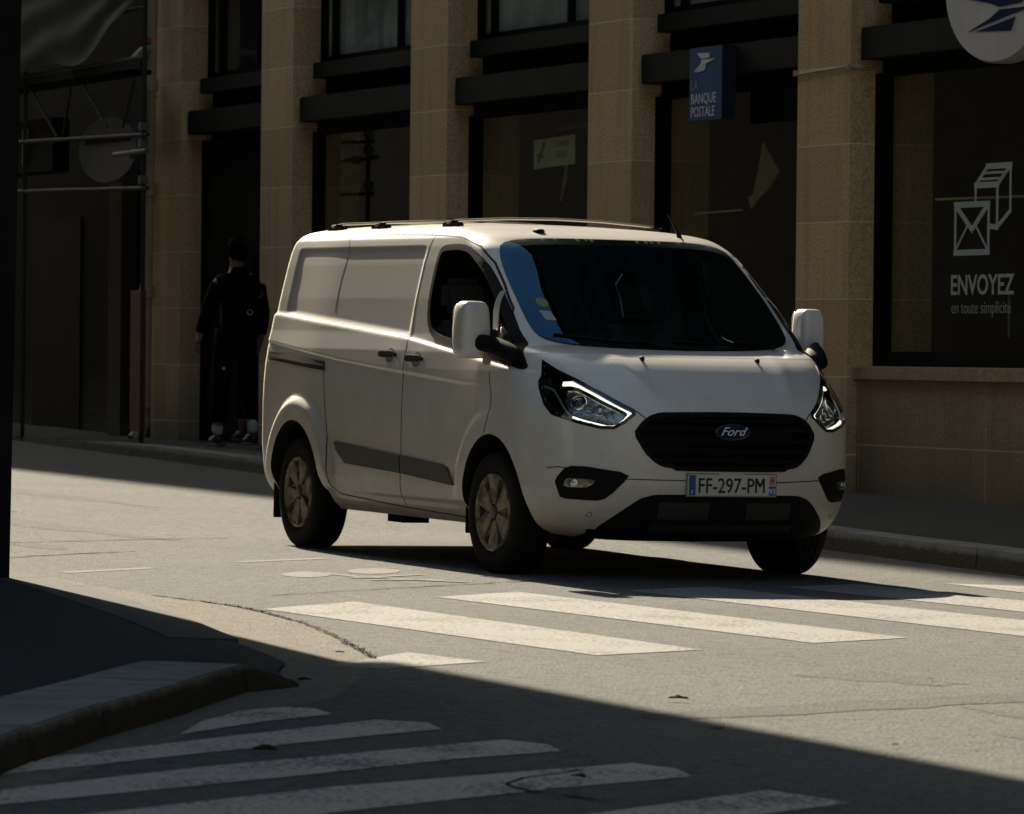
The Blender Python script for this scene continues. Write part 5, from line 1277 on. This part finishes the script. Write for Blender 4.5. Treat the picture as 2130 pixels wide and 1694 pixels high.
# ================================================================== PEOPLE walking away on the far pavement
M_skin = mat("skin", (.16,.10,.07), .6); M_hair = mat("dark_hair", (.004,.004,.004), .95, spec=.06, bump=(40, .6, .02))
M_jack = mat("black_jacket", (.004,.0045,.0045), .95, spec=.06, noise=[(6, (.007,.0075,.0075), .4, .6, .8)], bump=(7, .6, .03)); M_trou = mat("black_trousers", (.004,.004,.004), .95, spec=.06, bump=(8, .6, .02))
M_shoe = mat("dark_shoe", (.010,.011,.012), .6); M_sock = mat("white_sock", (.42,.40,.38), .8); M_sole = mat("grey_sole", (.07,.07,.07), .7)
def person(loc, yaw, s, label, stride=.16, bag=True, socks=True, m_j=M_jack, hood=False):
    p = empty("person", mw=Matrix.Translation(loc) @ Matrix.Rotation(yaw, 4, 'Z') @ Matrix.Scale(s, 4), label=label, cat="person")
    # faces +x ; y to the figure's left
    st = stride
    hipL, kneL, ankL = (0,.09,.93), (.10,.10,.50), (st,.10,.09)
    hipR, kneR, ankR = (0,-.09,.93), (-.02,-.11,.50), (-st,-.12,.12)
    V = [(0,0,.96),(0,0,1.10),(.0,0,1.28),(.0,0,1.43),(.015,0,1.52),(.02,0,1.585),(.03,0,1.67),(.025,0,1.755),
         (0,.17,1.43),(-.04,.26,1.17),(-.02,.33,.94),(-.01,.35,.87),
         (0,-.17,1.43),(-.03,-.225,1.17),(.05,-.24,.93),(.08,-.235,.86),
         hipL,kneL,ankL,(st+.13,.10,.035), hipR,kneR,ankR,(-st+.12,-.13,.045)]
    E = [(0,1),(1,2),(2,3),(3,4),(4,5),(5,6),(6,7),(3,8),(8,9),(9,10),(10,11),(3,12),(12,13),(13,14),(14,15),(0,16),(16,17),(17,18),(18,19),(0,20),(20,21),(21,22),(22,23)]
    R = [(.13,.10),(.125,.095),(.15,.11),(.12,.085),(.055,.055),(.055,.058),(.085,.095),(.062,.07),(.055,.055),(.045,.045),(.032,.030),(.034,.018),(.055,.055),(.045,.045),(.032,.030),(.034,.018),
         (.09,.09),(.058,.058),(.038,.040),(.035,.028),(.09,.09),(.058,.058),(.038,.040),(.035,.028)]
    body = skin("body", V, E, R, M_skin, p)
    # fingers
    for sg, w in ((1, V[11]), (-1, V[15])):
        for k in range(4):
            o = (k-1.5)*.019; skin("finger", [(w[0]+o, w[1], w[2]), (w[0]+o+.004, w[1]-sg*.004, w[2]-.045), (w[0]+o+.010, w[1]-sg*.014, w[2]-.078+abs(k-1.3)*.007)], [(0,1),(1,2)], [.010,.009,.007], M_skin, body, sub=1)
        skin("thumb", [(w[0]+.025, w[1]-sg*.004, w[2]+.03), (w[0]+.050, w[1]-sg*.010, w[2]+.0), (w[0]+.055, w[1]-sg*.014, w[2]-.028)], [(0,1),(1,2)], [.011,.010,.008], M_skin, body, sub=1)
    hb = bmesh.new(); bmesh.ops.create_uvsphere(hb, u_segments=24, v_segments=16, radius=1)
    for v in hb.verts:
        q = v.co.copy(); w = 1+.03*math.sin(q.x*9+q.y*7)+.03*math.sin(q.z*13+q.y*11); v.co = Vector((.004+.105*q.x*w, .088*q.y*w, 1.705+.115*q.z*w))
    bmesh.ops.delete(hb, geom=[v for v in hb.verts if v.co.x > .05 and v.co.z < 1.73], context='VERTS'); bm_obj("hair", hb, M_hair, p, smooth=True)
    # jacket: torso with a bulky collar, sleeves to the wrist
    JV = [(0,0,.90),(0,0,1.06),(-.01,0,1.25),(0,0,1.41),(.0,0,1.51),(0,.17,1.40),(-.04,.262,1.17),(-.02,.332,.955),(0,-.17,1.40),(-.03,-.23,1.17),(.05,-.245,.955)]
    skin("jacket", JV, [(0,1),(1,2),(2,3),(3,4),(3,5),(5,6),(6,7),(3,8),(8,9),(9,10)], [(.185,.145),(.19,.145),(.20,.15),(.17,.12),(.115,.10),(.085,.085),(.072,.072),(.052,.052),(.085,.085),(.072,.072),(.052,.052)], m_j, p)
    if hood: skin("hood", [(-.05,0,1.50),(-.03,0,1.58),(0,0,1.70)], [(0,1),(1,2)], [(.12,.09),(.11,.10),(.11,.12)], m_j, p)
    else: skin("hood", [(-.06,.09,1.50),(-.09,0,1.49),(-.06,-.09,1.50)], [(0,1),(1,2)], [.06,.065,.06], m_j, p)
    TV = [(0,0,.97),hipL,(kneL[0],kneL[1],kneL[2]),(ankL[0]-.01,ankL[1],.19),hipR,kneR,(ankR[0]+.01,ankR[1],.22)]
    skin("trousers", TV, [(0,1),(1,2),(2,3),(0,4),(4,5),(5,6)], [(.15,.13),(.115,.115),(.088,.088),(.068,.070),(.115,.115),(.088,.088),(.068,.070)], M_trou, p)
    for a, t in ((ankL, .0), (ankR, .02)):
        if socks: skin("sock", [(a[0]-.005, a[1], a[2]-.01),(a[0]-.005, a[1], a[2]+.12)], [(0,1)], [.052,.050], M_sock, p, sub=2)
        sh = skin("shoe", [(a[0]-.07, a[1], .05+t),(a[0]+.0, a[1], .065+t),(a[0]+.09, a[1], .045+t),(a[0]+.17, a[1], .035+t)], [(0,1),(1,2),(2,3)], [(.045,.042),(.050,.060),(.050,.040),(.042,.028)], M_shoe, p)
        box("sole", a[0]-.115, a[0]+.21, a[1]-.048, a[1]+.048, .0+t, .022+t, M_sole, sh, bevel=.01)
    if bag:
        bm = bmesh.new(); lathe(bm, [(.018,-.003),(.024,-.003),(.024,.003),(.018,.003)], (0,0,0), n=20, axis='y', close=True)
        bm.transform(Matrix.Translation((-.175, -.07, 1.16)) @ Matrix.Rotation(math.pi/2, 4, 'Z')); bm_obj("jacket_ring", bm, mat("ring_metal", (.55,.55,.52), .25, metal=.8), p)
        box("trouser_tag", -.118, -.108, .125, .145, .66, .685, mat("white_tag", (.6,.6,.55), .6), p)
    return p
# placed with the shoes on the pavement
person((-21.35, 5.50, .135), D2R(176), 1.165, "person in black jacket and trousers with white socks, walking away, seen whole", hood=False)
person((-23.62, 6.6, .135), D2R(180), 1.10, "second person in black, mostly hidden behind the rear of the van", stride=.12, bag=False, socks=False, hood=True)
